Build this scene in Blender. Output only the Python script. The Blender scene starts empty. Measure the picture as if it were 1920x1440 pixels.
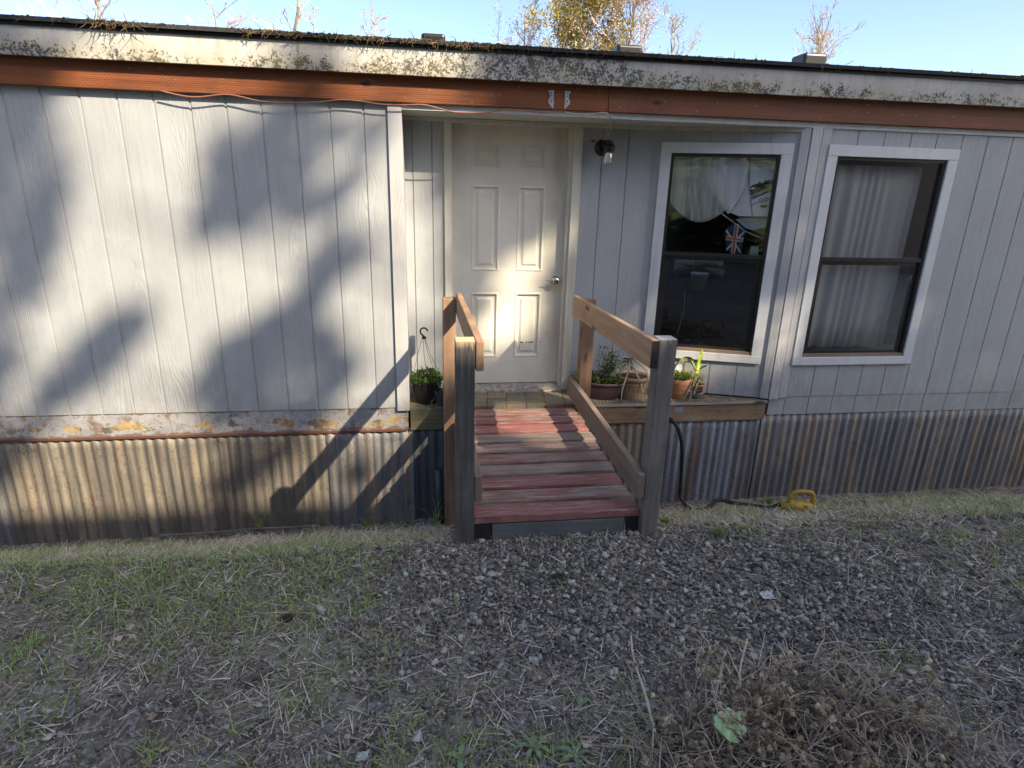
import bpy, math, random
import numpy as np
from mathutils import Vector, noise as mnoise
random.seed(7); rng=np.random.default_rng(11)
S=bpy.context.scene
COL=S.collection
R_=math.radians
# ------------------------------------------------------------------ camera frame (solved from the photograph)
F=1135.98; PIT=.311683; YAW=.146656; ROLL=.0273351; CX,CY,CZ=-.284923,-4.145256,1.373927
dv=np.array([math.sin(YAW)*math.cos(PIT),math.cos(YAW)*math.cos(PIT),-math.sin(PIT)])
r0=np.array([math.cos(YAW),-math.sin(YAW),0.]); u0=np.cross(r0,dv)
RT=math.cos(ROLL)*r0+math.sin(ROLL)*u0; UP=-math.sin(ROLL)*r0+math.cos(ROLL)*u0
C0=np.array([CX,CY,CZ])
def ray(px,py): return dv*F+RT*(px-960)-UP*(py-720)
def at(px,py,Y):
    v=ray(px,py); return C0+(Y-C0[1])/v[1]*v
def gz(x,y):
    """ground height"""
    t=min(1,max(0,(y+1.48)/1.38)); zb=-1.075+.02*min(3,max(-1.5,x+1))
    z=-.34+(zb+.34)*t
    if y<-11: z+=min(14,(-y-11)*.27)+.5*math.sin(x*.21+y*.13)*min(1,(-y-11)/10)
    if y>6: z+=min(6,(y-6)*.08)
    if -12<x<12 and -8<y<.2:
        z+=.022*mnoise.noise(Vector((x*2.1,y*2.1,3)))+.015*mnoise.noise(Vector((x*8,y*8,1)))+.006*mnoise.noise(Vector((x*21,y*21,5)))
        if y<-1.3: z+=.02*math.exp(-((x-.4)/.7)**2-((y+1.75)/.35)**2)
    return z
def atg(px,py):
    v=ray(px,py); v=v/np.linalg.norm(v); t=2.
    while t<60:
        p=C0+t*v
        if p[2]<gz(p[0],p[1]): return p
        t+=.01
    return p
SUN=np.array([.85,-1.,1.02])
cam=bpy.data.cameras.new('camera'); co=bpy.data.objects.new('camera',cam); COL.objects.link(co)
from mathutils import Matrix
co.matrix_world=Matrix(((RT[0],UP[0],-dv[0],C0[0]),(RT[1],UP[1],-dv[1],C0[1]),(RT[2],UP[2],-dv[2],C0[2]),(0,0,0,1)))
cam.sensor_fit='HORIZONTAL'; cam.sensor_width=36; cam.lens=F/1920*36; cam.clip_start=.05; cam.clip_end=3000
S.camera=co
# ------------------------------------------------------------------ node helper
class N:
    def __init__(s,name):
        s.m=bpy.data.materials.new(name); s.m.use_nodes=True; s.nt=s.m.node_tree
        s.b=s.nt.nodes['Principled BSDF']; s.out=s.nt.nodes['Material Output']
    def nd(s,t,**k):
        n=s.nt.nodes.new(t)
        for a,v in k.items(): setattr(n,a,v)
        return n
    def set(s,inp,v):
        if hasattr(v,'is_linked') or isinstance(v,bpy.types.NodeSocket): s.nt.links.new(v,inp)
        else:
            if isinstance(v,(tuple,list)) and len(v)==3 and inp.type=='RGBA': v=(*v,1)
            inp.default_value=v
    def co(s,scale=(1,1,1),rand=0.,rot=(0,0,0)):
        tc=s.nd('ShaderNodeTexCoord'); mp=s.nd('ShaderNodeMapping'); mp.inputs['Scale'].default_value=scale
        mp.inputs['Rotation'].default_value=rot
        v=tc.outputs['Object']
        if rand:
            oi=s.nd('ShaderNodeObjectInfo'); k=s.nd('ShaderNodeVectorMath',operation='SCALE'); k.inputs[0].default_value=(1,.7,1.3)
            s.nt.links.new(oi.outputs['Random'],k.inputs['Scale'])
            k2=s.nd('ShaderNodeVectorMath',operation='SCALE'); s.nt.links.new(k.outputs[0],k2.inputs[0]); k2.inputs['Scale'].default_value=rand
            a=s.nd('ShaderNodeVectorMath',operation='ADD'); s.nt.links.new(v,a.inputs[0]); s.nt.links.new(k2.outputs[0],a.inputs[1]); v=a.outputs[0]
        s.nt.links.new(v,mp.inputs['Vector']); return mp.outputs['Vector']
    def rnd(s): return s.nd('ShaderNodeObjectInfo').outputs['Random']
    def xyz(s):
        tc=s.nd('ShaderNodeTexCoord'); x=s.nd('ShaderNodeSeparateXYZ'); s.nt.links.new(tc.outputs['Object'],x.inputs[0]); return x.outputs
    def noise(s,vec,scale=1,detail=4,rough=.55,dist=0):
        n=s.nd('ShaderNodeTexNoise'); s.set(n.inputs['Vector'],vec); n.inputs['Scale'].default_value=scale
        n.inputs['Detail'].default_value=detail; n.inputs['Roughness'].default_value=rough; n.inputs['Distortion'].default_value=dist
        return n.outputs['Fac']
    def vor(s,vec,scale=1,feature='F1',out='Distance',rand=1):
        n=s.nd('ShaderNodeTexVoronoi',feature=feature); s.set(n.inputs['Vector'],vec); n.inputs['Scale'].default_value=scale; n.inputs['Randomness'].default_value=rand
        return n.outputs[out]
    def ramp(s,f,st,interp='LINEAR'):
        n=s.nd('ShaderNodeValToRGB'); s.set(n.inputs['Fac'],f); cr=n.color_ramp; cr.interpolation=interp
        while len(cr.elements)<len(st): cr.elements.new(.5)
        for e,(p,c) in zip(cr.elements,st):
            e.position=p; e.color=(c,c,c,1) if isinstance(c,(int,float)) else (*c,1)
        return n.outputs['Color']
    def mix(s,f,a,b,bt='MIX'):
        n=s.nd('ShaderNodeMix',data_type='RGBA',blend_type=bt); s.set(n.inputs[0],f); s.set(n.inputs[6],a); s.set(n.inputs[7],b); return n.outputs[2]
    def mt(s,op,a,b=0.,c=None,clamp=False):
        n=s.nd('ShaderNodeMath',operation=op,use_clamp=clamp); s.set(n.inputs[0],a); s.set(n.inputs[1],b)
        if c is not None: s.set(n.inputs[2],c)
        return n.outputs[0]
    def mr(s,v,a,b,c=0.,d=1.):
        n=s.nd('ShaderNodeMapRange'); s.set(n.inputs[0],v)
        for i,k in enumerate((a,b,c,d)): n.inputs[i+1].default_value=k
        return n.outputs[0]
    def bump(s,h,dist=.002,strength=1.,nrm=None):
        n=s.nd('ShaderNodeBump'); s.set(n.inputs['Height'],h); n.inputs['Distance'].default_value=dist; s.set(n.inputs['Strength'],strength)
        if nrm is not None: s.nt.links.new(nrm,n.inputs['Normal'])
        return n.outputs['Normal']
    def fin(s,col=None,rough=.8,nrm=None,metal=0.,spec=None):
        if col is not None: s.set(s.b.inputs['Base Color'],col)
        s.set(s.b.inputs['Roughness'],rough); s.set(s.b.inputs['Metallic'],metal)
        if spec is not None: s.b.inputs['Specular IOR Level'].default_value=spec
        if nrm is not None: s.nt.links.new(nrm,s.b.inputs['Normal'])
        return s.m
# ------------------------------------------------------------------ materials
def m_plain(name,col,rough=.7,metal=0.,var=.15,sc=12,spec=None,bd=0.):
    n=N(name); f=n.noise(n.co(rand=5),sc,5,.6)
    c=n.mix(n.mr(f,.3,.7),tuple(k*(1-var) for k in col),tuple(min(1,k*(1+var)) for k in col))
    return n.fin(c,rough,n.bump(f,bd) if bd else None,metal,spec)
def m_siding(name,col,grain_axis='z'):
    n=N(name)
    v=n.co((9,9,1.1),rand=0); v2=n.co((60,60,4)); v3=n.co((1,1,1))
    a=n.noise(v,1.,3,.5,.6); loops=n.mt('SINE',n.mt('MULTIPLY',a,75.)); fine=n.noise(v2,1.,4,.6)
    patch=n.mr(n.noise(n.co((5,5,1.6)),1,2,.5),.45,.6)
    hor=n.noise(n.co((14,14,150)),1,2,.5)
    h=n.mt('ADD',n.mt('MULTIPLY',n.mt('MULTIPLY',loops,patch),.55),n.mt('MULTIPLY',fine,1.3))
    h=n.mt('ADD',h,n.mt('MULTIPLY',hor,.5))
    big=n.noise(v3,2.3,5,.6); st=n.noise(n.co((16,16,.8)),1,5,.6)
    c=n.mix(n.mr(big,.35,.7),tuple(k*.90 for k in col),tuple(k*1.05 for k in col))
    c=n.mix(n.mr(st,.48,.72,0,.38),c,tuple(k*.72 for k in col))
    c=n.mix(n.mr(loops,.75,1,0,.12),c,tuple(k*.6 for k in col))
    sp=n.vor(n.co((1,1,1)),9,'F1'); c=n.mix(n.mr(sp,.03,.018,0,.6),c,(.1,.09,.08))
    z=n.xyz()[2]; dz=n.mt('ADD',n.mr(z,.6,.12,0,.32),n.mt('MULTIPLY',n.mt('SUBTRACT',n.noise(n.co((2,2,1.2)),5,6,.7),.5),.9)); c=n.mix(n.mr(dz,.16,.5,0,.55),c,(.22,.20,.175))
    return n.fin(c,n.mr(big,.3,.7,.55,.75),n.bump(h,.0014,n.mr(n.noise(n.co(),1.3,2,.5),.35,.65,.25,.85)))
def m_white(name,col,dirt=(.22,.19,.12),amount=.5,sc=(14,14,1.2)):
    n=N(name); g=n.noise(n.co((70,70,5),rand=3),1,4,.6); st=n.noise(n.co(sc,rand=3),1,6,.65); big=n.noise(n.co(rand=3),3,4,.6)
    c=n.mix(n.mr(big,.3,.7),tuple(k*.9 for k in col),col)
    c=n.mix(n.mr(st,.5,.78,0,amount),c,dirt)
    sp=n.noise(n.co(rand=3),90,3,.7); c=n.mix(n.mr(sp,.68,.76,0,.55),c,tuple(k*.35 for k in col))
    return n.fin(c,.6,n.bump(g,.0012,.7))
def m_wood(name,dark,mid,light,axis='x',knots=True,rough=.8,paint=None,bd=.0018,wear=0.,endg=None):
    n=N(name); sc={'x':(2.2,38,38),'y':(38,2.2,38),'z':(38,38,2.2)}[axis]; sk={'x':(2.2,7,7),'y':(7,2.2,7),'z':(7,7,2.2)}[axis]
    g=n.noise(n.co(sc,rand=9),1.,7,.65,.5); g2=n.noise(n.co(tuple(k*3 for k in sc),rand=9),1,3,.6); b=n.noise(n.co(rand=9),5,4,.6)
    f=n.mt('ADD',n.mt('MULTIPLY',g,.65),n.mt('MULTIPLY',b,.35))
    c=n.ramp(f,[(.30,dark),(.5,mid),(.68,light)])
    c=n.mix(n.mr(g2,.62,.75,0,.6),c,tuple(k*.35 for k in mid))
    if knots:
        kd=n.vor(n.co(sk,rand=9),1.1,'F1'); c=n.mix(n.mr(kd,.16,.07),c,tuple(k*.22 for k in mid))
    h=g
    if paint is not None:
        pm=n.noise(n.co({'x':(4.5,62,62),'y':(62,4.5,62),'z':(62,62,4.5)}[axis],rand=9),1,8,.7,.3)
        pm=n.mt('ADD',pm,n.mt('MULTIPLY',n.mt('SUBTRACT',n.rnd(),.5),.16))
        k=n.mr(pm,.46-wear,.57-wear)
        pc=n.mix(n.mr(b,.35,.7),tuple(q*.7 for q in paint),paint)
        c=n.mix(k,c,pc)
        sp=n.noise(n.co(rand=9),110,3,.7); c=n.mix(n.mr(sp,.60,.70,0,.75),c,(.42,.33,.24))
    if endg:
        ge=n.nd('ShaderNodeNewGeometry'); sx=n.nd('ShaderNodeSeparateXYZ'); n.nt.links.new(ge.outputs['True Normal'],sx.inputs[0])
        zz=n.xyz()[2]; e1=n.mr(sx.outputs[2],.5,.8); e2=n.mr(n.mt('ADD',zz,n.mt('MULTIPLY',n.mt('SUBTRACT',g2,.5),.12)),endg[1]-.03,endg[1],0,.7); c=n.mix(n.mt('MAXIMUM',e1,e2),c,endg[0])
    rv=n.mr(n.rnd(),0,1,.8,1.15); c=n.mix(1.,c,n.mix(0.,rv,rv),'MULTIPLY')
    return n.fin(c,rough,n.bump(h,bd,.9))
def m_fascia():
    n=N('fascia_paint'); x,y,z=n.xyz()[:3]
    g=n.noise(n.co((3,60,60)),1,4,.6)
    c=n.mix(n.mr(n.noise(n.co(),4,4,.6),.3,.7),(.38,.39,.39),(.58,.58,.56))
    lowf=n.noise(n.co((1.2,1,1)),2.6,4,.6); fine=n.noise(n.co(),75,5,.75); med=n.noise(n.co(),17,4,.7)
    z=n.mt('ADD',z,-.3); grad=n.mr(z,2.13,2.03,0,.55)
    xc=n.mt('POWER',2.718,n.mt('MULTIPLY',n.mt('POWER',n.mt('ABSOLUTE',n.mt('MULTIPLY',n.mt('SUBTRACT',x,.55),1.25)),2.),-1.))
    D=n.mt('ADD',n.mt('ADD',grad,n.mt('MULTIPLY',xc,.52)),n.mt('MULTIPLY',n.mt('SUBTRACT',lowf,.5),1.1))
    D=n.mt('MINIMUM',n.mt('ADD',D,-.50),.09)
    val=n.mt('ADD',n.mt('ADD',n.mt('MULTIPLY',n.mt('SUBTRACT',fine,.5),2.2),n.mt('MULTIPLY',n.mt('SUBTRACT',med,.5),1.3)),D)
    c=n.mix(n.mr(n.noise(n.co((22,1,1.3)),1,5,.65),.50,.68,0,.45),c,(.30,.26,.18))
    olive=n.mr(n.noise(n.co((2,1,1)),3.1,3,.5),.45,.6)
    c=n.mix(n.mt('MULTIPLY',grad,n.mr(n.noise(n.co((2,8,3)),2,5,.7),.3,.6,0,1.1),clamp=True),c,(.36,.30,.18))
    c=n.mix(n.mr(val,0,.16,0,.9),c,n.mix(olive,(.03,.03,.035),(.085,.08,.03)))
    return n.fin(c,.8,n.bump(g,.0012,.7))
def m_beam(name,dark,light,inc):
    n=N(name); g=n.noise(n.co((1.6,30,45),rand=4),1,6,.6,.4); b=n.noise(n.co(rand=4),3,4,.6)
    c=n.mix(n.mr(n.mt('ADD',n.mt('MULTIPLY',g,.6),n.mt('MULTIPLY',b,.4)),.35,.65),dark,light)
    kd=n.vor(n.co((3.2,8,8),rand=4),1.,'F1'); c=n.mix(n.mr(kd,.15,.06),c,tuple(k*.2 for k in dark))
    h=g
    if inc:
        br=n.nd('ShaderNodeTexBrick'); sw=n.nd('ShaderNodeCombineXYZ'); xx=n.xyz(); n.nt.links.new(xx[0],sw.inputs[0]); n.nt.links.new(xx[2],sw.inputs[1]); n.nt.links.new(sw.outputs[0],br.inputs['Vector'])
        br.inputs['Scale'].default_value=1; br.inputs['Mortar Size'].default_value=.0045; br.inputs['Brick Width'].default_value=.022; br.inputs['Row Height'].default_value=.011
        br.inputs['Mortar Smooth'].default_value=.2
        ik=n.mr(br.outputs['Fac'],0,1,1,0); c=n.mix(n.mt('MULTIPLY',ik,.55),c,tuple(k*.3 for k in dark)); h=n.mt('SUBTRACT',g,ik)
    return n.fin(c,.65,n.bump(h,.0015,.8))
def m_corr(name,base,rust,tan,rk):
    n=N(name); st=n.noise(n.co((11,1,.55)),1,7,.62,.2); st2=n.noise(n.co((45,1,1.2)),1,5,.7); bl=n.noise(n.co(),7,5,.65); fine=n.noise(n.co((1,1,.6)),90,4,.7)
    low=n.noise(n.co((3.1,1,.25)),1,2,.5)
    c=n.mix(n.mr(bl,.35,.65),tuple(k*.7 for k in base),tuple(k*1.2 for k in base))
    c=n.mix(n.mr(st2,.45,.62,0,.7),c,tuple(min(1,k*1.7) for k in base))
    c=n.mix(n.mr(st,.47,.62,0,.85),c,tan)
    r=n.mt('ADD',n.mt('MULTIPLY',st,.5),n.mt('MULTIPLY',low,.5))
    r=n.mt('ADD',r,n.mt('MULTIPLY',n.mt('SUBTRACT',fine,.5),.25)); c=n.mix(n.mr(r,rk+.01,rk+.11,0,.72),c,n.mix(n.mr(fine,.4,.6),tuple(k*.5 for k in rust),rust))
    c=n.mix(n.mr(n.mt('ADD',n.mt('MULTIPLY',fine,.6),n.mt('MULTIPLY',bl,.4)),.53,.60,0,.6),c,(.06,.05,.045))
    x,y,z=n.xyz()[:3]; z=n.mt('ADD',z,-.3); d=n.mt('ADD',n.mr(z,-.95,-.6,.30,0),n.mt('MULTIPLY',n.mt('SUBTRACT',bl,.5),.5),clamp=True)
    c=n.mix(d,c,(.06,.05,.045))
    return n.fin(c,n.mr(st,.3,.7,.45,.75),n.bump(fine,.001,.4),.25)
def m_strip():
    n=N('peeling_paint_strip'); b=n.noise(n.co((2.6,1,2.6)),3.2,3,.55); c=n.mix(n.mr(n.noise(n.co(),6,4,.6),.3,.7),(.24,.245,.26),(.36,.36,.37))
    x,y,z=n.xyz()[:3]
    z=n.mt('ADD',z,-.3); band=n.mt('SUBTRACT',1.,n.mt('MULTIPLY',n.mt('ABSOLUTE',n.mt('SUBTRACT',z,-.245)),12.))
    v=n.vor(n.co((1,1,1.15)),9.5,'SMOOTH_F1'); blob=n.mt('SUBTRACT',n.mt('MULTIPLY',band,.62),n.mt('MULTIPLY',v,1.0)); blob=n.mt('ADD',blob,n.mt('MULTIPLY',n.mt('SUBTRACT',n.noise(n.co(),14,4,.6),.5),.55))
    blob=n.mt('ADD',n.mt('ADD',blob,.04),n.mt('MULTIPLY',n.mt('SUBTRACT',n.noise(n.co(),45,5,.7),.5),.6)); k=n.mr(blob,.16,.18); hue=n.noise(n.co(),5,4,.6)
    pc=n.ramp(hue,[(.38,(.10,.10,.10)),(.47,(.16,.15,.13)),(.52,(.36,.25,.12)),(.64,(.42,.33,.2))])
    ring=n.mt('MULTIPLY',n.mr(blob,.11,.14),n.mr(blob,.19,.165)); c=n.mix(k,c,pc); c=n.mix(n.mt('MULTIPLY',ring,.5),c,(.5,.48,.45)); c=n.mix(n.mr(n.noise(n.co(),60,4,.7),.52,.66,0,.7),c,(.10,.085,.07))
    top=n.mt('ADD',n.mr(z,-.165,-.14,-.12,.10),b); k2=n.mr(top,.60,.615); c=n.mix(k2,c,(.2,.17,.12))
    low=n.mt('ADD',n.mr(z,-.28,-.31,0,.3),n.noise(n.co(),9,4,.6)); c=n.mix(n.mr(low,.56,.66,0,.8),c,(.16,.085,.05))
    return n.fin(c,.75,n.bump(n.mt('SUBTRACT',n.noise(n.co((60,60,6)),1,3,.6),n.mt('MULTIPLY',k,1.)),.0015,.8))
def m_ground():
    n=N('ground_soil'); a=n.noise(n.co(),1.6,5,.6); b=n.noise(n.co(),9,6,.7); f=n.noise(n.co(),70,4,.7); v=n.vor(n.co(),85,'F1','Color')
    c=n.mix(n.mr(b,.35,.65),(.045,.034,.025),(.18,.142,.108))
    c=n.mix(n.mr(n.mt('ADD',a,n.mt('MULTIPLY',n.mt('SUBTRACT',b,.5),.8)),.5,.66,0,.75),c,(.19,.21,.10))
    c=n.mix(n.mr(f,.55,.7,0,.7),c,(.42,.36,.29)); 
    sv=n.nd('ShaderNodeSeparateColor'); n.nt.links.new(v,sv.inputs[0]); c=n.mix(n.mr(sv.outputs[0],.75,.8,0,.7),c,(.26,.255,.25))
    y=n.xyz()[1]; far=n.mr(y,-10,-14); g=n.mix(n.mr(n.noise(n.co(),.55,6,.72),.44,.56),(.012,.02,.006),(.10,.14,.028)); g=n.mix(n.mr(n.noise(n.co(),2.2,5,.65),.5,.75,0,.5),g,(.03,.035,.015))
    far2=n.mr(y,5,8); c=n.mix(n.mt('MAXIMUM',far,far2),c,g)
    return n.fin(c,.95,n.bump(n.mt('ADD',b,n.mt('MULTIPLY',f,.5)),.012,.8))
def m_var(name,cols,rough=.8,spec=.3,trans=0.):
    """colour picked per mesh island"""
    n=N(name); g=n.nd('ShaderNodeNewGeometry'); st=[(i/(len(cols)-1),c) for i,c in enumerate(cols)]
    c=n.ramp(g.outputs['Random Per Island'],st); f=n.noise(n.co(),60,2,.5); c=n.mix(n.mr(f,.4,.7,0,.35),c,tuple(k*.5 for k in cols[0]))
    m=n.fin(c,rough,None,0,spec)
    if trans:
        t=n.nd('ShaderNodeBsdfTranslucent'); n.nt.links.new(c,t.inputs[0]); mx=n.nd('ShaderNodeMixShader'); mx.inputs[0].default_value=trans
        n.nt.links.new(n.b.outputs[0],mx.inputs[1]); n.nt.links.new(t.outputs[0],mx.inputs[2]); n.nt.links.new(mx.outputs[0],n.out.inputs[0])
    return m
def m_door():
    n=N('door_paint'); x,y,z=n.xyz()[:3]; z=n.mt('ADD',z,-.3); a=n.noise(n.co((5,5,1.2)),1,6,.65); b=n.noise(n.co(),3,4,.6); gr=n.noise(n.co((90,90,4)),1,3,.6)
    c=n.mix(n.mr(b,.35,.65),(.66,.64,.56),(.76,.74,.65))
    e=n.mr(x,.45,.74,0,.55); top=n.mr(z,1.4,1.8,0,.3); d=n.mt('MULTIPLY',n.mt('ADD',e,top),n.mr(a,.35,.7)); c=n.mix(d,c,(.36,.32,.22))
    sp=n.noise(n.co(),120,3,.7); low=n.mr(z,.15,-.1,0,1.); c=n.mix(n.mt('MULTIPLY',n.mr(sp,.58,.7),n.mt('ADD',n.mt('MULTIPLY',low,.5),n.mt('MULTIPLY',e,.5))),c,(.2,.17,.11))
    return n.fin(c,.5,n.bump(gr,.0005,.5))
def m_tiles():
    n=N('porch_tiles'); br=n.nd('ShaderNodeTexBrick'); n.nt.links.new(n.co((1,1,1),rot=(0,0,R_(97))),br.inputs['Vector']); br.inputs['Scale'].default_value=1
    br.inputs['Mortar Size'].default_value=.004; br.inputs['Brick Width'].default_value=.19; br.inputs['Row Height'].default_value=.145
    br.inputs['Color1'].default_value=(.13,.12,.10,1); br.inputs['Color2'].default_value=(.24,.21,.15,1); br.inputs['Mortar'].default_value=(.03,.025,.02,1); br.inputs['Bias'].default_value=-.1
    f=n.noise(n.co(),45,5,.7); b=n.noise(n.co(),6,4,.6); c=n.mix(n.mr(b,.4,.65,0,.6),br.outputs['Color'],(.26,.20,.10)); c=n.mix(n.mr(f,.52,.68,0,.7),c,(.05,.045,.035))
    return n.fin(c,.85,n.bump(n.mt('SUBTRACT',n.mt('MULTIPLY',f,.6),br.outputs['Fac']),.003,.7))
def m_glass(name='window_glass',fac=.09):
    n=N(name); n.nt.nodes.remove(n.b); t=n.nd('ShaderNodeBsdfTransparent'); t.inputs[0].default_value=(1,1,1,1); g=n.nd('ShaderNodeBsdfGlossy'); g.inputs['Roughness'].default_value=.0; g.inputs[0].default_value=(.95,.97,1,1)
    lw=n.nd('ShaderNodeLayerWeight'); lw.inputs[0].default_value=.35; f=n.mt('ADD',n.mt('MULTIPLY',lw.outputs['Fresnel'],.6),fac-.04)
    mx=n.nd('ShaderNodeMixShader'); n.set(mx.inputs[0],f); n.nt.links.new(t.outputs[0],mx.inputs[1]); n.nt.links.new(g.outputs[0],mx.inputs[2]); n.nt.links.new(mx.outputs[0],n.out.inputs[0]); return n.m
M={}
PAINT=(.365,.385,.405)
M['siding']=m_siding('siding_paint',PAINT)
M['trimgrey']=m_siding('trim_board_paint',(.43,.435,.455))
M['white']=m_white('white_trim_paint',(.62,.64,.66),amount=.35)
M['cream']=m_white('cream_trim_paint',(.56,.55,.49),amount=.6)
M['casing']=m_white('door_casing_paint',(.60,.58,.50),dirt=(.2,.16,.08),amount=.6)
M['fascia']=m_fascia()
M['beamL']=m_beam('stained_beam_wood',(.13,.036,.011),(.26,.080,.021),True)
M['beamR']=m_beam('dark_stained_beam_wood',(.12,.04,.018),(.215,.075,.034),False)
M['corrwarm']=m_corr('rusty_corrugated_metal',(.16,.145,.125),(.24,.12,.055),(.39,.34,.26),.53)
M['corrblue']=m_corr('galvanized_corrugated_metal',(.24,.27,.32),(.20,.08,.04),(.23,.22,.21),.53)
M['corrmid']=m_corr('weathered_corrugated_metal',(.165,.17,.185),(.24,.13,.07),(.36,.31,.24),.54)
M['corrshade']=m_corr('shaded_corrugated_metal',(.10,.115,.14),(.09,.05,.035),(.08,.08,.08),.56)  # darker sheet metal: the shade around the ramp is put into its colour
M['strip']=m_strip()
M['ground']=m_ground()
M['door']=m_door(); M['tiles']=m_tiles(); M['glass']=m_glass()
M['deck']=m_wood('red_deck_board',(.15,.115,.10),(.29,.225,.195),(.40,.32,.28),'x',False,.85,paint=(.26,.10,.09),bd=.004,wear=.035)
M['deckworn']=m_wood('worn_deck_board',(.14,.11,.095),(.28,.225,.195),(.42,.345,.30),'x',False,.85,paint=(.24,.11,.10),bd=.004,wear=-.005)
M['rail']=m_wood('sunworn_rail_wood',(.24,.14,.075),(.38,.24,.14),(.46,.31,.19),'y')
M['raillow']=m_wood('grey_brown_rail_wood',(.16,.12,.09),(.24,.18,.135),(.31,.24,.18),'y',False)
M['postgrey']=m_wood('weathered_grey_post_wood',(.085,.077,.07),(.165,.15,.136),(.25,.232,.21),'z',False,endg=((.55,.50,.43),1.075))
M['postdark']=m_wood('blackened_post_wood',(.035,.032,.03),(.085,.08,.075),(.17,.16,.148),'z',False,endg=((.58,.42,.26),1.055))
M['postbrown']=m_wood('brown_post_wood',(.16,.095,.055),(.26,.16,.10),(.34,.22,.14),'z')
M['kick']=m_wood('grey_kick_board_wood',(.05,.055,.06),(.10,.105,.11),(.15,.155,.15),'x')
M['black']=m_plain('tarred_black_wood',(.018,.017,.017),.9)
M['rimwood']=m_wood('rotting_rim_wood',(.09,.06,.04),(.27,.18,.11),(.36,.26,.17),'x')
M['rimmoss']=m_wood('mossy_rim_wood',(.05,.045,.03),(.12,.11,.06),(.17,.14,.09),'x')
M['bronze']=m_plain('bronze_window_frame',(.035,.03,.028),.4,.3)
M['bronzedirt']=m_plain('dusty_window_track',(.22,.16,.11),.7)
M['chrome']=m_plain('satin_nickel',(.55,.53,.5),.25,1.)
M['galv']=m_plain('galvanized_plate',(.5,.52,.54),.4,.8)
M['dark']=m_plain('dark_metal',(.012,.012,.014),.4,.2)
M['rubber']=m_plain('black_rubber',(.014,.014,.015),.6)
M['bplastic']=m_plain('black_pot_plastic',(.018,.017,.017),.5)
M['shingle']=m_plain('asphalt_shingle',(.03,.03,.033),.95,0,.5,60,bd=.004)
M['purple']=m_plain('plum_plastic',(.085,.05,.062),.45)
M['soil']=m_plain('potting_soil',(.03,.02,.014),.95,0,.6,90,bd=.006)
M['yellow']=m_plain('yellow_plastic',(.44,.28,.045),.65,0,.5)
M['wire']=m_plain('green_grey_wire',(.04,.04,.035),.5)
M['orangecord']=m_plain('orange_cord_rubber',(.27,.115,.075),.5)
M['palecord']=m_plain('pale_cord_rubber',(.42,.36,.25),.5)
M['interior']=m_plain('room_wall',(.28,.25,.21),.9)
M['roomdark']=m_plain('room_floor',(.07,.05,.04),.9)
def m_terra(name,a,b):
    n=N(name); f=n.noise(n.co((1,1,2)),16,5,.65); g=n.noise(n.co(),3.5,3,.5); c=n.mix(n.mr(n.mt('ADD',n.mt('MULTIPLY',f,.5),n.mt('MULTIPLY',g,.5)),.38,.62),a,b); return n.fin(c,.8,n.bump(f,.001,.5))
M['tan']=m_terra('tan_clay',(.23,.15,.085),(.40,.28,.17)); M['terra']=m_terra('terracotta_clay',(.28,.11,.05),(.45,.24,.12))
M['clearcup']=m_plain('cloudy_plastic_cup',(.32,.32,.31),.35)
M['leafgreen']=m_var('fresh_leaf',[(.05,.10,.02),(.10,.18,.035),(.16,.24,.06),(.22,.28,.09)],.6,.3,.3)
M['leafdark']=m_var('parsley_leaf',[(.03,.08,.02),(.07,.14,.03),(.12,.19,.04),(.25,.2,.05)],.6,.3,.3)
M['leafred']=m_var('red_leaf',[(.16,.02,.03),(.30,.04,.06),(.28,.14,.07),(.12,.12,.04)],.5,.4,.25)
M['leafyel']=m_var('yellow_green_leaf',[(.22,.26,.04),(.35,.38,.07),(.42,.36,.1),(.15,.22,.05)],.5,.4,.3)
M['blade']=m_plain('long_strap_leaf',(.30,.42,.03),.5,0,.2)
M['strapg']=m_plain('drooping_green_leaf',(.13,.18,.045),.5,0,.35)
M['strapdry']=m_plain('withered_leaf',(.27,.22,.14),.8,0,.3)
M['dryleaf']=m_var('dead_leaf',[(.11,.08,.06),(.22,.16,.115),(.55,.39,.22),(.13,.10,.08),(.78,.63,.41),(.28,.21,.15)],.85,.2,.15)
M['drystem']=m_var('dead_stem',[(.17,.135,.105),(.36,.285,.21),(.70,.57,.42),(.20,.16,.13),(.50,.41,.31)],.85,.2)
M['stone']=m_var('gravel_stone',[(.075,.068,.058),(.18,.162,.14),(.28,.255,.215),(.52,.48,.40),(.28,.225,.17),(.12,.11,.10),(.20,.186,.165)],.8,.35)
M['grass']=m_var('grass_blade',[(.12,.19,.04),(.25,.37,.09),(.38,.50,.15),(.36,.36,.16),(.56,.58,.28)],.75,.25,.25)
M['straw']=m_var('dry_straw',[(.22,.17,.12),(.45,.37,.27),(.70,.62,.49),(.30,.24,.18),(.82,.76,.64)],.85,.2)
M['needles']=m_var('brown_needle_litter',[(.06,.045,.035),(.28,.21,.155),(.62,.51,.40),(.12,.09,.065)],.9,.2)
M['moss']=m_var('eave_moss',[(.09,.06,.03),(.16,.10,.05),(.07,.07,.02),(.22,.15,.09)],.95,.1)
M['bark']=m_plain('tree_bark',(.10,.08,.065),.9,0,.4,20,bd=.01)
M['canopy']=m_var('fir_foliage',[(.02,.04,.012),(.035,.06,.015),(.05,.08,.02)],.8,.2)
M['hedge']=m_var('hillside_foliage',[(.03,.055,.015),(.06,.10,.02),(.12,.18,.035)],.8,.2)
M['twigpink']=m_var('pale_pink_twig',[(.50,.36,.30),(.66,.50,.42),(.58,.44,.30)],.8,.2)
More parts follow.
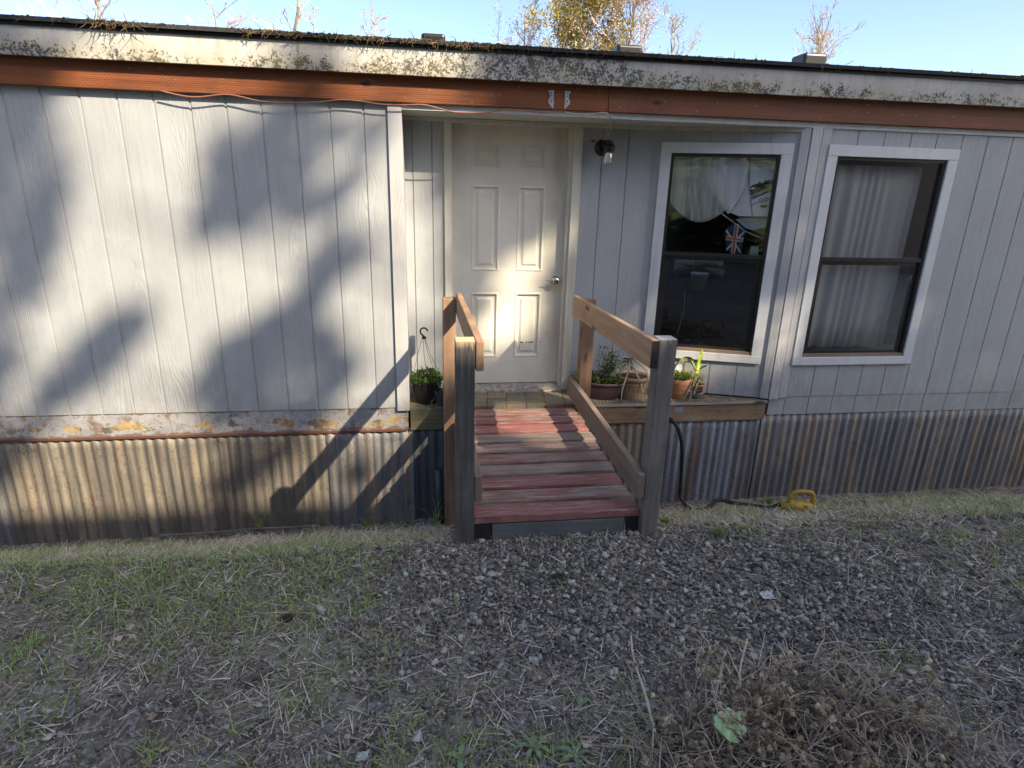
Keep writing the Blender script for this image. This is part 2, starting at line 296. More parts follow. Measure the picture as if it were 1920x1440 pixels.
M['twigyel']=m_var('golden_leaf',[(.45,.36,.09),(.60,.48,.14),(.30,.28,.08),(.68,.50,.22),(.16,.16,.05)],.7,.2,.3)
M['cone']=m_plain('pine_cone',(.075,.045,.032),.9,0,.5,40)
M['paper']=m_plain('crumpled_paper',(.50,.49,.44),.8)
M['lichen']=m_plain('pale_lichen',(.36,.37,.32),.9,0,.3,60)
# ------------------------------------------------------------------ mesh builder
def tag(o,label=None,cat=None,group=None,kind=None):
    for k,v in (('label',label),('category',cat),('group',group),('kind',kind)):
        if v: o[k]=v
    return o
def empty(name,loc,label,cat,group=None):
    o=bpy.data.objects.new(name,None); o.empty_display_size=.1; COL.objects.link(o); o.location=loc; return tag(o,label,cat,group)
class B:
    def __init__(s): s.V=[]; s.F=[]
    def add(s,v,f):
        n=len(s.V); s.V+= [tuple(map(float,p)) for p in v]; s.F+=[tuple(i+n for i in q) for q in f]; return s
    def hexa(s,p): return s.add(p,[(0,3,2,1),(4,5,6,7),(0,1,5,4),(1,2,6,5),(2,3,7,6),(3,0,4,7)])
    def box(s,x0,x1,y0,y1,z0,z1): return s.hexa([(x0,y0,z0),(x1,y0,z0),(x1,y1,z0),(x0,y1,z0),(x0,y0,z1),(x1,y0,z1),(x1,y1,z1),(x0,y1,z1)])
    def bar(s,a,b,w,h,up=(0,0,1)):
        a=Vector(a); b=Vector(b); d=(b-a).normalized(); r=d.cross(Vector(up)).normalized(); u=r.cross(d).normalized()
        q=[]
        for p in (a,b): q+=[p-r*w/2-u*h/2,p+r*w/2-u*h/2,p+r*w/2+u*h/2,p-r*w/2+u*h/2]
        return s.add(q,[(0,1,2,3),(7,6,5,4),(0,4,5,1),(1,5,6,2),(2,6,7,3),(3,7,4,0)])
    def tube(s,pts,r,n=8,cap=True):
        pts=[Vector(p) for p in pts]; rs=r if isinstance(r,(list,tuple)) else [r]*len(pts); v=[]; f=[]; u=None
        for i,p in enumerate(pts):
            d=(pts[min(i+1,len(pts)-1)]-pts[max(i-1,0)]).normalized()
            if u is None: u=d.orthogonal().normalized()
            else:
                u=(u-d*u.dot(d)); u=u.normalized() if u.length>1e-6 else d.orthogonal().normalized()
            w=d.cross(u)
            for k in range(n):
                a=2*math.pi*k/n; v.append(p+(u*math.cos(a)+w*math.sin(a))*rs[i])
        for i in range(len(pts)-1):
            for k in range(n): f.append((i*n+k,i*n+(k+1)%n,(i+1)*n+(k+1)%n,(i+1)*n+k))
        if cap: f.append(tuple(range(n-1,-1,-1))); f.append(tuple((len(pts)-1)*n+k for k in range(n)))
        return s.add(v,f)
    def lathe(s,prof,c,n=28,sx=1,sy=1,rot=0,fn=None):
        v=[];f=[]
        for (r,z) in prof:
            for k in range(n):
                a=2*math.pi*k/n; rr=r+(fn(a,z,r) if fn else 0); x=rr*math.cos(a)*sx; y=rr*math.sin(a)*sy
                v.append((c[0]+x*math.cos(rot)-y*math.sin(rot),c[1]+x*math.sin(rot)+y*math.cos(rot),c[2]+z))
        for i in range(len(prof)-1):
            for k in range(n): f.append((i*n+k,i*n+(k+1)%n,(i+1)*n+(k+1)%n,(i+1)*n+k))
        f.append(tuple(range(n-1,-1,-1))); f.append(tuple((len(prof)-1)*n+k for k in range(n)))
        return s.add(v,f)
    def prism(s,poly,ax,a0,a1):
        """poly = list of 2-D points in the other two axes; extruded along ax"""
        def m(p,a): return {'x':(a,p[0],p[1]),'y':(p[0],a,p[1]),'z':(p[0],p[1],a)}[ax]
        n=len(poly); return s.add([m(p,a0) for p in poly]+[m(p,a1) for p in poly],[tuple(range(n-1,-1,-1)),tuple(range(n,2*n))]+[(i,(i+1)%n,n+(i+1)%n,n+i) for i in range(n)])
    def build(s,name,mat,parent=None,smooth=False,bev=0.,seg=2):
        me=bpy.data.meshes.new(name); V=s.V
        if parent is not None:
            l=parent
            off=Vector((0,0,0))
            while l is not None: off+=l.location; l=l.parent
            V=[(a-off.x,b-off.y,c-off.z) for a,b,c in V]
        me.from_pydata(V,[],s.F); me.materials.append(mat if not isinstance(mat,str) else M[mat])
        if smooth: me.polygons.foreach_set('use_smooth',[True]*len(me.polygons))
        me.update()
        import bmesh
        bm=bmesh.new(); bm.from_mesh(me); bmesh.ops.recalc_face_normals(bm,faces=bm.faces); bm.to_mesh(me); bm.free()
        o=bpy.data.objects.new(name,me); COL.objects.link(o)
        if parent is not None: o.parent=parent
        if bev:
            mo=o.modifiers.new('bevel','BEVEL'); mo.width=bev; mo.segments=seg; mo.limit_method='ANGLE'; mo.angle_limit=R_(40)
        return o
def npmesh(name,V,Fq,mat,parent=None,smooth=False):
    """V (n,3), Fq (m,k)"""
    me=bpy.data.meshes.new(name); k=Fq.shape[1]; me.vertices.add(len(V)); me.vertices.foreach_set('co',V.astype(np.float32).ravel())
    me.loops.add(Fq.size); me.loops.foreach_set('vertex_index',Fq.astype(np.int32).ravel())
    me.polygons.add(len(Fq)); me.polygons.foreach_set('loop_start',np.arange(0,Fq.size,k,dtype=np.int32)); me.polygons.foreach_set('loop_total',np.full(len(Fq),k,dtype=np.int32))
    if smooth: me.polygons.foreach_set('use_smooth',[True]*len(Fq))
    me.update(calc_edges=True); me.materials.append(M[mat]); o=bpy.data.objects.new(name,me); COL.objects.link(o)
    if parent is not None:
        o.parent=parent; off=Vector((0,0,0)); l=parent
        while l is not None: off+=l.location; l=l.parent
        o.location=-off
    return o
def rotz(a): c,s_=np.cos(a),np.sin(a); z=np.zeros_like(a); o=np.ones_like(a); return np.stack([np.stack([c,-s_,z],-1),np.stack([s_,c,z],-1),np.stack([z,z,o],-1)],-2)
def rotx(a): c,s_=np.cos(a),np.sin(a); z=np.zeros_like(a); o=np.ones_like(a); return np.stack([np.stack([o,z,z],-1),np.stack([z,c,-s_],-1),np.stack([z,s_,c],-1)],-2)
# ------------------------------------------------------------------ ground
def axis(lo,hi,step,far):
    a=list(np.arange(lo,hi+1e-6,step)); d=step; x=lo
    left=[]
    while x>-far: d*=1.16; x-=d; left.append(x)
    x=hi; d=step; right=[]
    while x<far: d*=1.16; x+=d; right.append(x)
    return np.array(left[::-1]+a+right)
gx=axis(-3.8,4.6,.035,700); gy=axis(-3.8,.2,.035,700)
GV=np.array([(x,y,gz(x,y)) for y in gy for x in gx]); nx=len(gx); ny=len(gy)
ii,jj=np.meshgrid(np.arange(nx-1),np.arange(ny-1)); a=(jj*nx+ii).ravel(); GF=np.stack([a,a+1,a+nx+1,a+nx],1)
tag(npmesh('ground',GV,GF,'ground',smooth=True),kind='structure')
# ------------------------------------------------------------------ house
W=.34; SL=.41          # recessed wall plane, door slab plane
ZB=-.138               # bottom of siding
XC=-.41                # outside corner of the left wing
A=at(1229,242,W); A=(A[0],W); Bp=(2.345,0.)
H=empty('mobile_home',(0,0,-.3),'pale blue-grey single-storey home with vertical grooved siding, rusty corrugated skirting and recessed entrance','house')
def panel(name,p0,p1,z0,z1,grooves,mat='siding',gw=.010,gd=.007,th=.02,parent=H,off=0.):
    """siding sheet along p0->p1, outward normal on the right-hand side; grooves = distances along"""
    p0=Vector((*p0,0)); p1=Vector((*p1,0)); d=(p1-p0); L=d.length; d.normalize(); n=Vector((d.y,-d.x,0))
    prof=[(0,0)]
    for g in sorted(grooves):
        if gw<g<L-gw: prof+=[(g-gw/2,0),(g-gw/2+.0015,-gd),(g+gw/2-.0015,-gd),(g+gw/2,0)]
    prof+=[(L,0),(L,-th),(0,-th)]
    pts=[p0+d*a+n*(b+off) for a,b in prof]; b=B(); k=len(pts)
    m=k-2
    V=[(p.x,p.y,z0) for p in pts]+[(p.x,p.y,z1) for p in pts]
    Fc=[(i,(i+1)%k,k+(i+1)%k,k+i) for i in range(k)]
    b.add(V,Fc)
    # caps as quads between front profile and back
    for zz in (0,1):
        for i in range(m-1):
            pa=pts[i]; pb=pts[i+1]
            if (pb-pa).dot(d)<1e-4: continue
            ba=pa+n*(-th+off-(pa-p0).dot(n)); bb=pb+n*(-th+off-(pb-p0).dot(n)); z=(z0,z1)[zz]
            b.add([(pa.x,pa.y,z),(pb.x,pb.y,z),(bb.x,bb.y,z),(ba.x,ba.y,z)],[(0,1,2,3)])
    return b.build(name,mat,parent)
# left wing front wall
GL=[-7+.2+i*.2032 for i in range(40)]; GL=[g for g in GL]
g0=-.643; GL=[g0-.2*i for i in range(0,33)]
panel('siding_wall',(-7,0),(XC-.088,0),ZB,1.95,[g+7 for g in GL],gw=.015,gd=.006)
panel('siding_wall',(XC,0.0),(XC,W),-.142,1.95,[],parent=H)  # return wall of the entrance recess
B().box(XC-.086,XC-.0005,-.019,0.0,ZB-.02,1.857).build('corner_trim','trimgrey',H,bev=.002)
# painted strip under the wall
panel('lower_siding_strip',(-7,.008),(XC-.01,.008),-.308,ZB,[g+7+.01 for g in GL],'strip',gw=.006,gd=.004)
B().box(-7,XC-.02,-.004,.012,-.32,-.306).build('rusted_flashing',m_plain('rust_flashing',(.12,.05,.03),.9),H)
# recessed wall: pieces left and right of the door
cL0=at(832.5,253,W-.02)[0]; cL1=at(847,253,W-.02)[0]; cR0=at(1076,281,W-.02)[0]; cR1=at(1092.5,281,W-.02)[0]
ZT=1.82
gl=[at(420+1253/3.5556,253,W)[0],at(420+1385/3.5556,253,W)[0]]
panel('siding_wall',(XC,W),(cL0+.01,W),-.142,ZT,[g-XC for g in gl],gw=.009)
gr=[at(960+612/3.5556,242,W)[0],at(960+785/3.5556,242,W)[0]]
panel('siding_wall',(cR1-.01,W),(A[0],W),-.142,ZT,[g-cR1+.01 for g in gr],gw=.007)
# angled bay wall around the window
AV=Vector((A[0],A[1])); BV=Vector(Bp); DL=(BV-AV).length; dd=(BV-AV)/DL; nn=Vector((dd.y,-dd.x))
def ap(s_,off=0): p=AV+dd*s_+nn*off; return (p.x,p.y)
gb=[.187,.387,.583,.785]
w0,w1,wz0,wz1=.12,.885,.20,1.66
panel('siding_wall',ap(0),ap(w0),-.13,ZT,[],gw=.007)
panel('siding_wall',ap(w0),ap(w1),-.13,wz0,[g-w0 for g in gb],gw=.007)
panel('siding_wall',ap(w0),ap(w1),wz1,ZT,[g-w0 for g in gb],gw=.007)
panel('siding_wall',ap(w1),ap(DL),-.13,ZT,[],gw=.007)
# right front wall with its window opening
RX0=Bp[0]; v0,v1=2.56,3.42
gR=[2.50+.2032*i for i in range(40)]
panel('siding_wall',(RX0,0),(v0,0),-.12,1.95,[2.50-RX0],gw=.008)
panel('siding_wall',(v0,0),(v1,0),-.12,.20,[g-v0 for g in gR],gw=.008)
panel('siding_wall',(v0,0),(v1,0),1.66,1.95,[g-v0 for g in gR],gw=.008)
panel('siding_wall',(v1,0),(8,0),-.12,1.95,[g-v1 for g in gR],gw=.008)
panel('lower_siding_strip',(RX0+.02,.006),(8,.006),-.272,-.12,[g-RX0-.02 for g in gR],'siding',gw=.006)
B().box(RX0+.002,RX0+.078,-.019,0,-.135,1.8215).build('corner_trim','trimgrey',H,bev=.002)
b=B(); q=[ap(DL-.062),ap(DL-.001),ap(DL-.001,.018),ap(DL-.062,.018)]; b.prism(q,'z',-.13,1.82).build('corner_trim','trimgrey',H,bev=.002)
B().box(RX0+.085,RX0+.15,-.012,0,-.125,1.8215).build('corner_trim','trimgrey',H,bev=.002)
# ceiling of the recess, header strip, beam, fascia
b=B(); b.prism([(XC,0.002),(Bp[0],.002),(A[0],W+.0),(XC,W)],'z',ZT,ZT+.02).build('soffit','cream',H)
B().box(XC,8,-.012,.0,1.822,1.858).build('header_trim','white',H,bev=.002)
# frieze board on the recessed walls
B().box(XC,A[0]-.004,W-.015,W-.0005,1.795,1.8195).build('frieze_board','cream',H)
b=B(); q=[ap(.0,.0005),ap(DL-.065,.0005),ap(DL-.065,.014),ap(0.,.014)]; b.prism(q,'z',1.795,1.8195).build('frieze_board','cream',H)
B().box(-7.1,.8905,-.045,-.0125,1.858,2.015).build('header_beam','beamL',H,bev=.003)
B().box(.8935,8.1,-.045,-.0125,1.858,2.015).build('header_beam','beamR',H,bev=.003)
B().box(-7.2,.690,-.103,-.078,2.0,2.158).build('fascia_board','fascia',H,bev=.002)
B().box(.693,8.2,-.103,-.078,2.0,2.158).build('fascia_board','fascia',H,bev=.002)
B().box(-7.2,8.2,-.078,0.0,2.016,2.03).build('eave_soffit','cream',H)
# nail heads on the beam
nb=B(); nb.lathe([(.0028,0),(.0028,.002)],(0,0,0),6); nb.V=[(X,-Z,Y) for X,Y,Z in nb.V]; n0=nb.build('nail','galv')
n0.parent=H
for i in range(44):
    x=-2.2+random.random()*5.6; z=random.choice((1.885,1.93,1.978))+random.uniform(-.008,.008)
    o=n0 if i==0 else n0.copy()
    if i: COL.objects.link(o)
    o.location=(x,-.0452,z+.3)
# metal hanger plates
def hanger(x,s):
    z0=1.966; pts=[(0,0),(.034*1,0),(.034,-.012),(.026,-.018),(.026,-.045),(.034,-.055),(.034,-.072),(.006,-.105),(0,-.098),(.002,-.02)]
    pts=[(x+s*a,z0+c_) for a,c_ in pts]; b=B(); b.prism([(p[0],p[1]) for p in pts],'y',-.049,-.0455); o=b.build('hanger_plate','galv',H)
    h=B()
    for q in ((.016,-.03),(.016,-.06),(.018,-.012)): h.box(x+s*q[0]-.003,x+s*q[0]+.003,-.0505,-.0492,z0+q[1]-.005,z0+q[1]+.005)
    h.build('screw_hole','dark',o)
hanger(.536,-1); hanger(.606,1)
# roof
rf=B(); rf.add([(-7.3,-.135,2.165),(8.3,-.135,2.165),(8.3,4.2,2.77),(-7.3,4.2,2.77),(8.3,8.5,2.165),(-7.3,8.5,2.165),
  (-7.3,-.135,2.187),(8.3,-.135,2.187),(8.3,4.2,2.80),(-7.3,4.2,2.80),(8.3,8.5,2.187),(-7.3,8.5,2.187)],
  [(0,1,2,3),(3,2,4,5),(6,9,8,7),(9,11,10,8),(0,6,7,1),(5,4,10,11),(0,3,9,6),(3,5,11,9),(1,7,8,2),(2,8,10,4)])
roof=rf.build('roof','shingle',H)
B().box(-7.25,8.25,-.112,-.104,2.146,2.1645).build('drip_edge','dark',H)
def vent(x,z,w):
    b=B(); y=2.5; b.box(x-w/2,x+w/2,y-w/2,y+w/2,z-.12,z+.06); o=b.build('roof_vent','dark',H,bev=.028,seg=3)
    B().box(x-w/2-.04,x+w/2+.04,y-w/2-.04,y+w/2+.04,z-.135,z-.118).build('vent_flange','shingle',o)
vent(-.166,2.70,.23); vent(1.77,2.705,.26); vent(3.77,2.735,.26)
# side, back walls, under-floor and inner room
B().box(-7.0,-6.98,.02,8.2,-.3,2.16).build('end_wall','siding',H); B().box(7.98,8.0,.02,8.2,-.3,2.16).build('end_wall','siding',H)
B().box(-7,8,8.18,8.2,-1.1,2.16).build('back_wall','siding',H)
rm=B(); rm.box(.85,4.6,3.4,3.42,-.1,1.95); rm.box(.83,.85,.5,3.42,-.1,1.95); rm.box(4.6,4.62,.03,3.42,-.1,1.95); rm.build('interior_wall','interior',H)
B().box(.83,4.62,.36,3.42,-.12,-.1).build('interior_floor','roomdark',H); B().box(.83,4.62,.36,3.42,1.95,1.97).build('interior_ceiling','interior',H)
B().box(2.36,4.62,.022,.36,-.12,-.1).build('interior_floor','roomdark',H)
# ---- windows
def obox(b,s0,s1,z0,z1,o0,o1,f=ap):
    q=[f(s0,o0),f(s1,o0),f(s1,o1),f(s0,o1)]; b.prism(q,'z',z0,z1); return b
def window(f,c0,c1,cz0,cz1,top=1.72,sill=.143):
    """c = casing extents; frame inset"""
    cw=.075; p=f((c0+c1)/2,0)
    fr=B(); obox(fr,c0+cw,c0+cw+.022,cz0+.06,top-.072,-.03,.006,f); obox(fr,c1-cw-.022,c1-cw,cz0+.06,top-.072,-.03,.006,f)
    obox(fr,c0+cw+.022,c1-cw-.022,top-.094,top-.072,-.03,.006,f); win=fr.build('window','bronze',H)
    cs=B(); obox(cs,c0,c0+cw,cz0+.062,top-.0725,.001,.022,f); cs.build('window_casing','white',win,bev=.002)
    cs=B(); obox(cs,c1-cw,c1,cz0+.062,top-.0725,.001,.022,f); cs.build('window_casing','white',win,bev=.002)
    cs=B(); obox(cs,c0,c1,top-.072,top,.001,.024,f); cs.build('window_casing','white',win,bev=.002)
    cs=B(); obox(cs,c0,c1,cz0,cz0+.0615,.001,.024,f); cs.build('window_casing','white',win,bev=.002)
    a0,a1=c0+cw+.022,c1-cw-.022; mz=.93
    sl=B(); obox(sl,c0+cw,c1-cw,cz0+.062,cz0+.085,-.03,.012,f); sl.build('window_sill','bronzedirt',win)
    us=B(); obox(us,a0,a1,mz-.003,mz+.026,-.022,.004,f); us.build('meeting_rail','bronze',win)
    ls=B(); obox(ls,a0,a0+.03,cz0+.086,mz-.004,-.028,-.012,f); obox(ls,a1-.03,a1,cz0+.086,mz-.004,-.028,-.012,f); obox(ls,a0+.03,a1-.03,mz-.03,mz-.004,-.028,-.012,f); obox(ls,a0+.03,a1-.03,cz0+.086,cz0+.105,-.028,-.012,f); ls.build('lower_sash','bronze',win)
    g=B(); obox(g,a0,a1,mz+.0265,top-.0945,-.016,-.013,f); g.build('upper_pane','glass',win)
    g=B(); obox(g,a0+.0305,a1-.0305,cz0+.1055,mz-.0305,-.022,-.019,f); g.build('lower_pane','glass',win)
    return win
window(ap,.053,.945,.143,1.72)
def fp(s_,off=0): return (s_,-off)
window(fp,2.487,3.5,.14,1.72)
# ---- door
def P(px,py,Y): return at(px,py,Y)
dx0=P(846,300,SL)[0]; dx1=P(1066,262,SL)[0]; dz1=P(958,234,SL)[2]; dz0=P(960,717,SL)[2]
dr=B(); th=.04
# slab with recessed panels: a grid with raised/recessed rings
xs=[P(884,267,SL)[0],P(940,267,SL)[0],P(973,273,SL)[0],P(1026.5,273,SL)[0]]
zr=[(P(884,267,SL)[2],P(940,315,SL)[2]),(P(884,346,SL)[2],P(883,508,SL)[2]),(P(884,548,SL)[2],P(933,670,SL)[2])]
cells=[]
for (a0,a1) in ((xs[0],xs[1]),(xs[2],xs[3])):
    for (t,bt) in zr: cells.append((a0,a1,bt,t))
gxs=sorted({dx0,dx1,*xs}); gzs=sorted({dz0,dz1,*[v for r in zr for v in r]})
for i in range(len(gxs)-1):
    for j in range(len(gzs)-1):
        x0_,x1_,z0_,z1_=gxs[i],gxs[i+1],gzs[j],gzs[j+1]; hit=None
        for c_ in cells:
            if abs(c_[0]-x0_)<1e-6 and abs(c_[2]-z0_)<1e-6: hit=c_
        if not hit: dr.add([(x0_,SL,z0_),(x1_,SL,z0_),(x1_,SL,z1_),(x0_,SL,z1_)],[(0,1,2,3)])
        else:
            rings=[(0,0),(.008,-.004),(.014,-.004),(.022,.012),(.040,.012),(.056,.002),(.060,.002)]
            prev=None
            for ins,dp in rings:
                cur=[(x0_+ins,SL+dp,z0_+ins),(x1_-ins,SL+dp,z0_+ins),(x1_-ins,SL+dp,z1_-ins),(x0_+ins,SL+dp,z1_-ins)]
                if prev: dr.add(prev+cur,[(k,(k+1)%4,4+(k+1)%4,4+k) for k in range(4)])
                prev=cur
            dr.add(prev,[(0,1,2,3)])
dr.add([(dx0,SL,dz0),(dx1,SL,dz0),(dx1,SL,dz1),(dx0,SL,dz1),(dx0,SL+th,dz0),(dx1,SL+th,dz0),(dx1,SL+th,dz1),(dx0,SL+th,dz1)],[(0,1,5,4),(1,2,6,5),(2,3,7,6),(3,0,4,7),(4,5,6,7)])
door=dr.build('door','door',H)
kx,kz=P(1040,525,SL)[0]+.0,P(1040,525,SL)[2]
k=B(); prof=[(.032,0),(.032,.006),(.014,.010),(.012,.032),(.024,.040),(.029,.052),(.024,.064),(.010,.068)]
k.lathe(prof,(0,0,0),24); k.V=[(kx+X,SL-Z,kz+Y) for X,Y,Z in k.V]; k.build('door_knob','chrome',door,smooth=True)
k=B(); k.box(kx-.006,kx+.006,SL-.0695,SL-.0682,kz-.004,kz+.004).build('keyhole','dark',door)
k=B(); k.tube([(kx-.03,SL-.055,kz-.002),(kx-.075,SL-.058,kz+.004)],[.006,.002],6).build('knob_key_tag','chrome',door)
hk=P(909,266,SL); k=B(); k.tube([(hk[0],SL-.0,hk[2]+.01),(hk[0],SL-.012,hk[2]+.008),(hk[0],SL-.014,hk[2]-.004),(hk[0],SL-.02,hk[2]-.006)],.0025,6).build('wreath_hook','white',door)
for q in (977,980,987,992,995.5,998,1012.5):
    p=P(q,641.5+random.uniform(-.4,.4),SL); b=B(); b.box(p[0]-random.uniform(.003,.008),p[0]+.005,SL-.0012,SL+.0022,p[2]-.004,p[2]+.004); b.build('tape_residue','dark',door)
zc=P(960,222,W-.02)[2]
B().box(cL0,cL1,W-.02,W+.0,-.138,ZT-.03).build('door_casing','casing',H,bev=.003)
B().box(cR0,cR1,W-.02,W+.0,-.138,ZT-.03).build('door_casing','casing',H,bev=.003)
B().box(cL0,cR1,W-.022,W-.0005,ZT-.03,ZT-.002).build('door_casing','casing',H,bev=.003)
B().box(cL1-.01,dx0-.0,W+.002,SL+.05,-.138,dz1+.03).build('door_jamb','casing',H,bev=.002)
B().box(dx1+.001,cR0+.012,W+.002,SL+.05,-.138,dz1+.03).build('door_jamb','casing',H,bev=.002)
B().box(cL1-.01,cR0+.012,W+.002,SL+.05,dz1+.001,ZT-.002).build('door_jamb','casing',H,bev=.002)
B().box(dx1-.006,dx1+.0205,SL-.018,SL-.003,-.1,dz1).build('door_stop','casing',H,bev=.002)
b=B(); b.prism([(SL+.05,dz0-.004),(SL-.004,dz0-.006),(.305,-.125),(.300,-.1415),(SL+.05,-.1415)],'x',dx0-.012,dx1+.02); b.build('door_threshold',m_plain('dirty_aluminium',(.32,.30,.26),.6,.2,.5,30),H)
B().box(dx0-.0,dx1+.0,SL+.042,SL+.05,-.2,dz1+.02).build('weather_seal','dark',H)
# ---- wall lamp
lx,lz=at(1129,275,W)[0],at(1129,277,W)[2]
lp=B(); lp.lathe([(.055,0),(.055,.012),(.040,.022),(.034,.030)],(0,0,0),28); lp.V=[(lx+X,W-Z,lz+Y) for X,Y,Z in lp.V]; lamp=lp.build('wall_lamp','dark',H,smooth=False)
b=B(); b.tube([(lx,W-.02,lz+.01),(lx+.012,W-.06,lz+.018),(lx+.02,W-.095,lz+.012)],[.028,.030,.034],16); b.lathe([(.042,.0),(.044,.032),(.036,.044),(.01,.05)],(lx+.02,W-.10,lz-.028),24); b.build('lamp_holder','dark',lamp)
b=B(); b.lathe([(.030,0),(.032,-.02),(.033,-.06),(.031,-.082),(.026,-.088),(.026,-.085),(.029,-.08),(.031,-.058),(.030,-.02),(.028,0)],(lx+.02,W-.10,lz-.029),20); b.build('glass_jar',m_glass('lamp_glass',.12),lamp,smooth=True)
b=B(); b.lathe([(.012,0),(.017,-.012),(.021,-.035),(.020,-.062),(.010,-.074)],(lx+.02,W-.10,lz-.03),16); b.build('lamp_bulb',m_plain('frosted_bulb',(.75,.72,.62),.5),lamp,smooth=True)
q=at(1112,264,W); B().box(q[0]-.014,q[0]+.012,W-.003,W+.001,q[2]-.008,q[2]+.006).build('stain_patch',m_plain('rust_stain',(.22,.09,.05),.9),lamp)
# ---- porch floor and rim
fl=B(); fl.prism([(XC+.001,.004),(-.058,-.0),(.845,-.0),(2.335,-.0),(A[0]+.01,W),(XC+.001,W)],'z',-.172,-.142); fl.build('porch_floor','tiles',H)
B().box(.905,2.34,-.022,-.002,-.166,-.146).build('porch_nosing',m_wood('weathered_nosing_wood',(.12,.11,.09),(.24,.22,.17),(.33,.30,.24),'x'),H,bev=.002)
B().box(XC+.004,-.06,-.012,.0,-.31,-.150).build('rim_board','rimmoss',H,bev=.002)
B().box(.86,2.335,-.012,.0,-.303,-.174).build('rim_board','rimwood',H,bev=.002)
q=at(1259,767,-.013); B().box(1.585,1.66,-.015,-.0125,-.225,-.185).build('patch_plate','corrblue',H)
B().box(XC+.02,2.30,.001,.03,-.31,-.174).build('rim_joist','black',H)
# ---- corrugated skirt
def skirt(x0,x1,mat,y=.012,z1=-.29,amp=.0065,ph=0.):
    pit=.0677; n=int((x1-x0)/pit*10); X=np.linspace(x0,x1,n); zs=np.linspace(-1.25,z1,12); V=[]
    for sgn,off in ((1,0),(1,.002)):
        for z in zs:
            for x in X: V.append((x,y+off+amp*math.cos(2*math.pi*(x/pit+ph))+.003*math.sin(x*3+z*4)+.007*mnoise.noise(Vector((x*2.5,z*2.5,7))),z))
    V=np.array(V); m=len(zs); a=(np.arange(m-1)[:,None]*n+np.arange(n-1)[None]).ravel(); Fq=np.stack([a,a+1,a+n+1,a+n],1); Fb=Fq[:,::-1]+m*n
    e=[]
    for i in range(n-1): e.append(((m-1)*n+i,(m-1)*n+i+1,m*n+(m-1)*n+i+1,m*n+(m-1)*n+i))
    for j in range(m-1):
        e.append((j*n,j*n+n,m*n+j*n+n,m*n+j*n)); e.append((j*n+n-1,j*n+2*n-1,m*n+j*n+2*n-1,m*n+j*n+n-1))
    Fq=np.concatenate([Fq,Fb,np.array(e)]); return npmesh('skirting_sheet',V,Fq,mat,H,smooth=True)
skirt(-7,-3.1,'corrmid',.018); skirt(-3.15,-.99,'corrwarm',.014,-.302); skirt(-1.01,-.66,'corrmid',.009,-.300); skirt(-.70,-.39,'corrmid',.014,-.302,ph=.3); skirt(-.42,.9,'corrshade',.022,-.305,ph=.1)
skirt(.86,1.42,'corrwarm',.024,-.296); skirt(1.38,2.02,'corrblue',.018,-.296); skirt(1.98,2.36,'corrblue',.022,-.296,ph=.35); skirt(2.33,5.2,'corrmid',.016,-.268); skirt(5.1,8,'corrblue',.02,-.268)
B().box(-6.95,7.95,.06,.08,-1.3,-.3).build('skirt_backing','black',H)
# ------------------------------------------------------------------ moss and debris on the eave
V=[];Fq=[]
def strand(p,d,L,r,kink=.5,n=5):
    p=np.array(p,float); d=np.array(d,float); pts=[p.copy()]
    for i in range(n-1):
        d=d+rng.normal(0,kink*.35,3); d/=np.linalg.norm(d); p=p+d*L/(n-1); pts.append(p.copy())
    return pts
mb=B()
def dens(x):
    px=960+ (x-.25)*230
    v=.12
    if 600<px<980: v=1.
    elif 980<px<1330: v=.35
    if 425<px<480: v=1.2
    return v
cnt=0
while cnt<520:
    x=rng.uniform(-3.8,4.4)
    if rng.random()>dens(x)/1.2: continue
    cnt+=1; z=2.182+rng.uniform(-.012,.01); L=rng.uniform(.02,.07)*(1.5 if dens(x)>1.1 else 1)
    d=(rng.normal(0,.7),-.35+rng.normal(0,.25),-rng.uniform(.05,1.1)); mb.tube(strand((x,-.135,z),d,L,.001,1.2),[.0022,.002,.0016,.0012,.0006],3,False)
for _ in range(1500):
    x=rng.uniform(-7,8)
    if rng.random()>dens(x)+.15: continue
    y=-.135+abs(rng.normal(0,.05)); z=2.187+(y+.135)*.14; r=rng.uniform(.003,.009); mb.lathe([(r*.6,-.004),(r,.002),(r*.5,r*.7)],(x,y,z),5)
tag(mb.build('roof_moss','moss'),'brown moss, roots and needles hanging along the dark roof edge','moss',kind='stuff')
# ------------------------------------------------------------------ ramp
RP=empty('entry_ramp',(.37,-.75,-.34),'red-painted plank ramp with timber hand rails leading up to the white door','ramp')
th=R_(2.0); ct,sn=math.cos(th),math.sin(th)
y0,z0=-.018,-.152
Ls=1.452; npl=10; pw=Ls/npl
def rp(t,x,dz=0): return (x,y0-t*ct-dz*sn*0,z0-t*sn+dz)
for i in range(npl):
    t0=i*pw+.010; t1=(i+1)*pw-.006; xa=-.062+random.uniform(-.004,.003); xb=.800+random.uniform(-.006,.006); dz=random.uniform(-.002,.002)
    if i==0: xb=.79
    b=B(); b.hexa([rp(t0,xa,-.038),rp(t0,xb,-.038),rp(t1,xb,-.038),rp(t1,xa,-.038),rp(t0,xa,dz-.006),rp(t0,xb,dz*.5-.006),rp(t1,xb,dz*.3+.004),rp(t1,xa,dz+.004)])
    b.build('deck_board',('deck','deck','deck','deckworn','deckworn','deck','deckworn','deck','deckworn','deck')[i],RP,bev=.005,seg=3)
for xx in (-.045,.365,.775):
    b=B(); b.hexa([rp(.02,xx-.019,-.18),rp(.02,xx+.019,-.18),rp(Ls-.06,xx+.019,-.13),rp(Ls-.06,xx-.019,-.13),rp(.02,xx-.019,-.0395),rp(.02,xx+.019,-.0395),rp(Ls-.06,xx+.019,-.0395),rp(Ls-.06,xx-.019,-.0395)]); b.build('joist','rimmoss',RP)
yk=-1.445
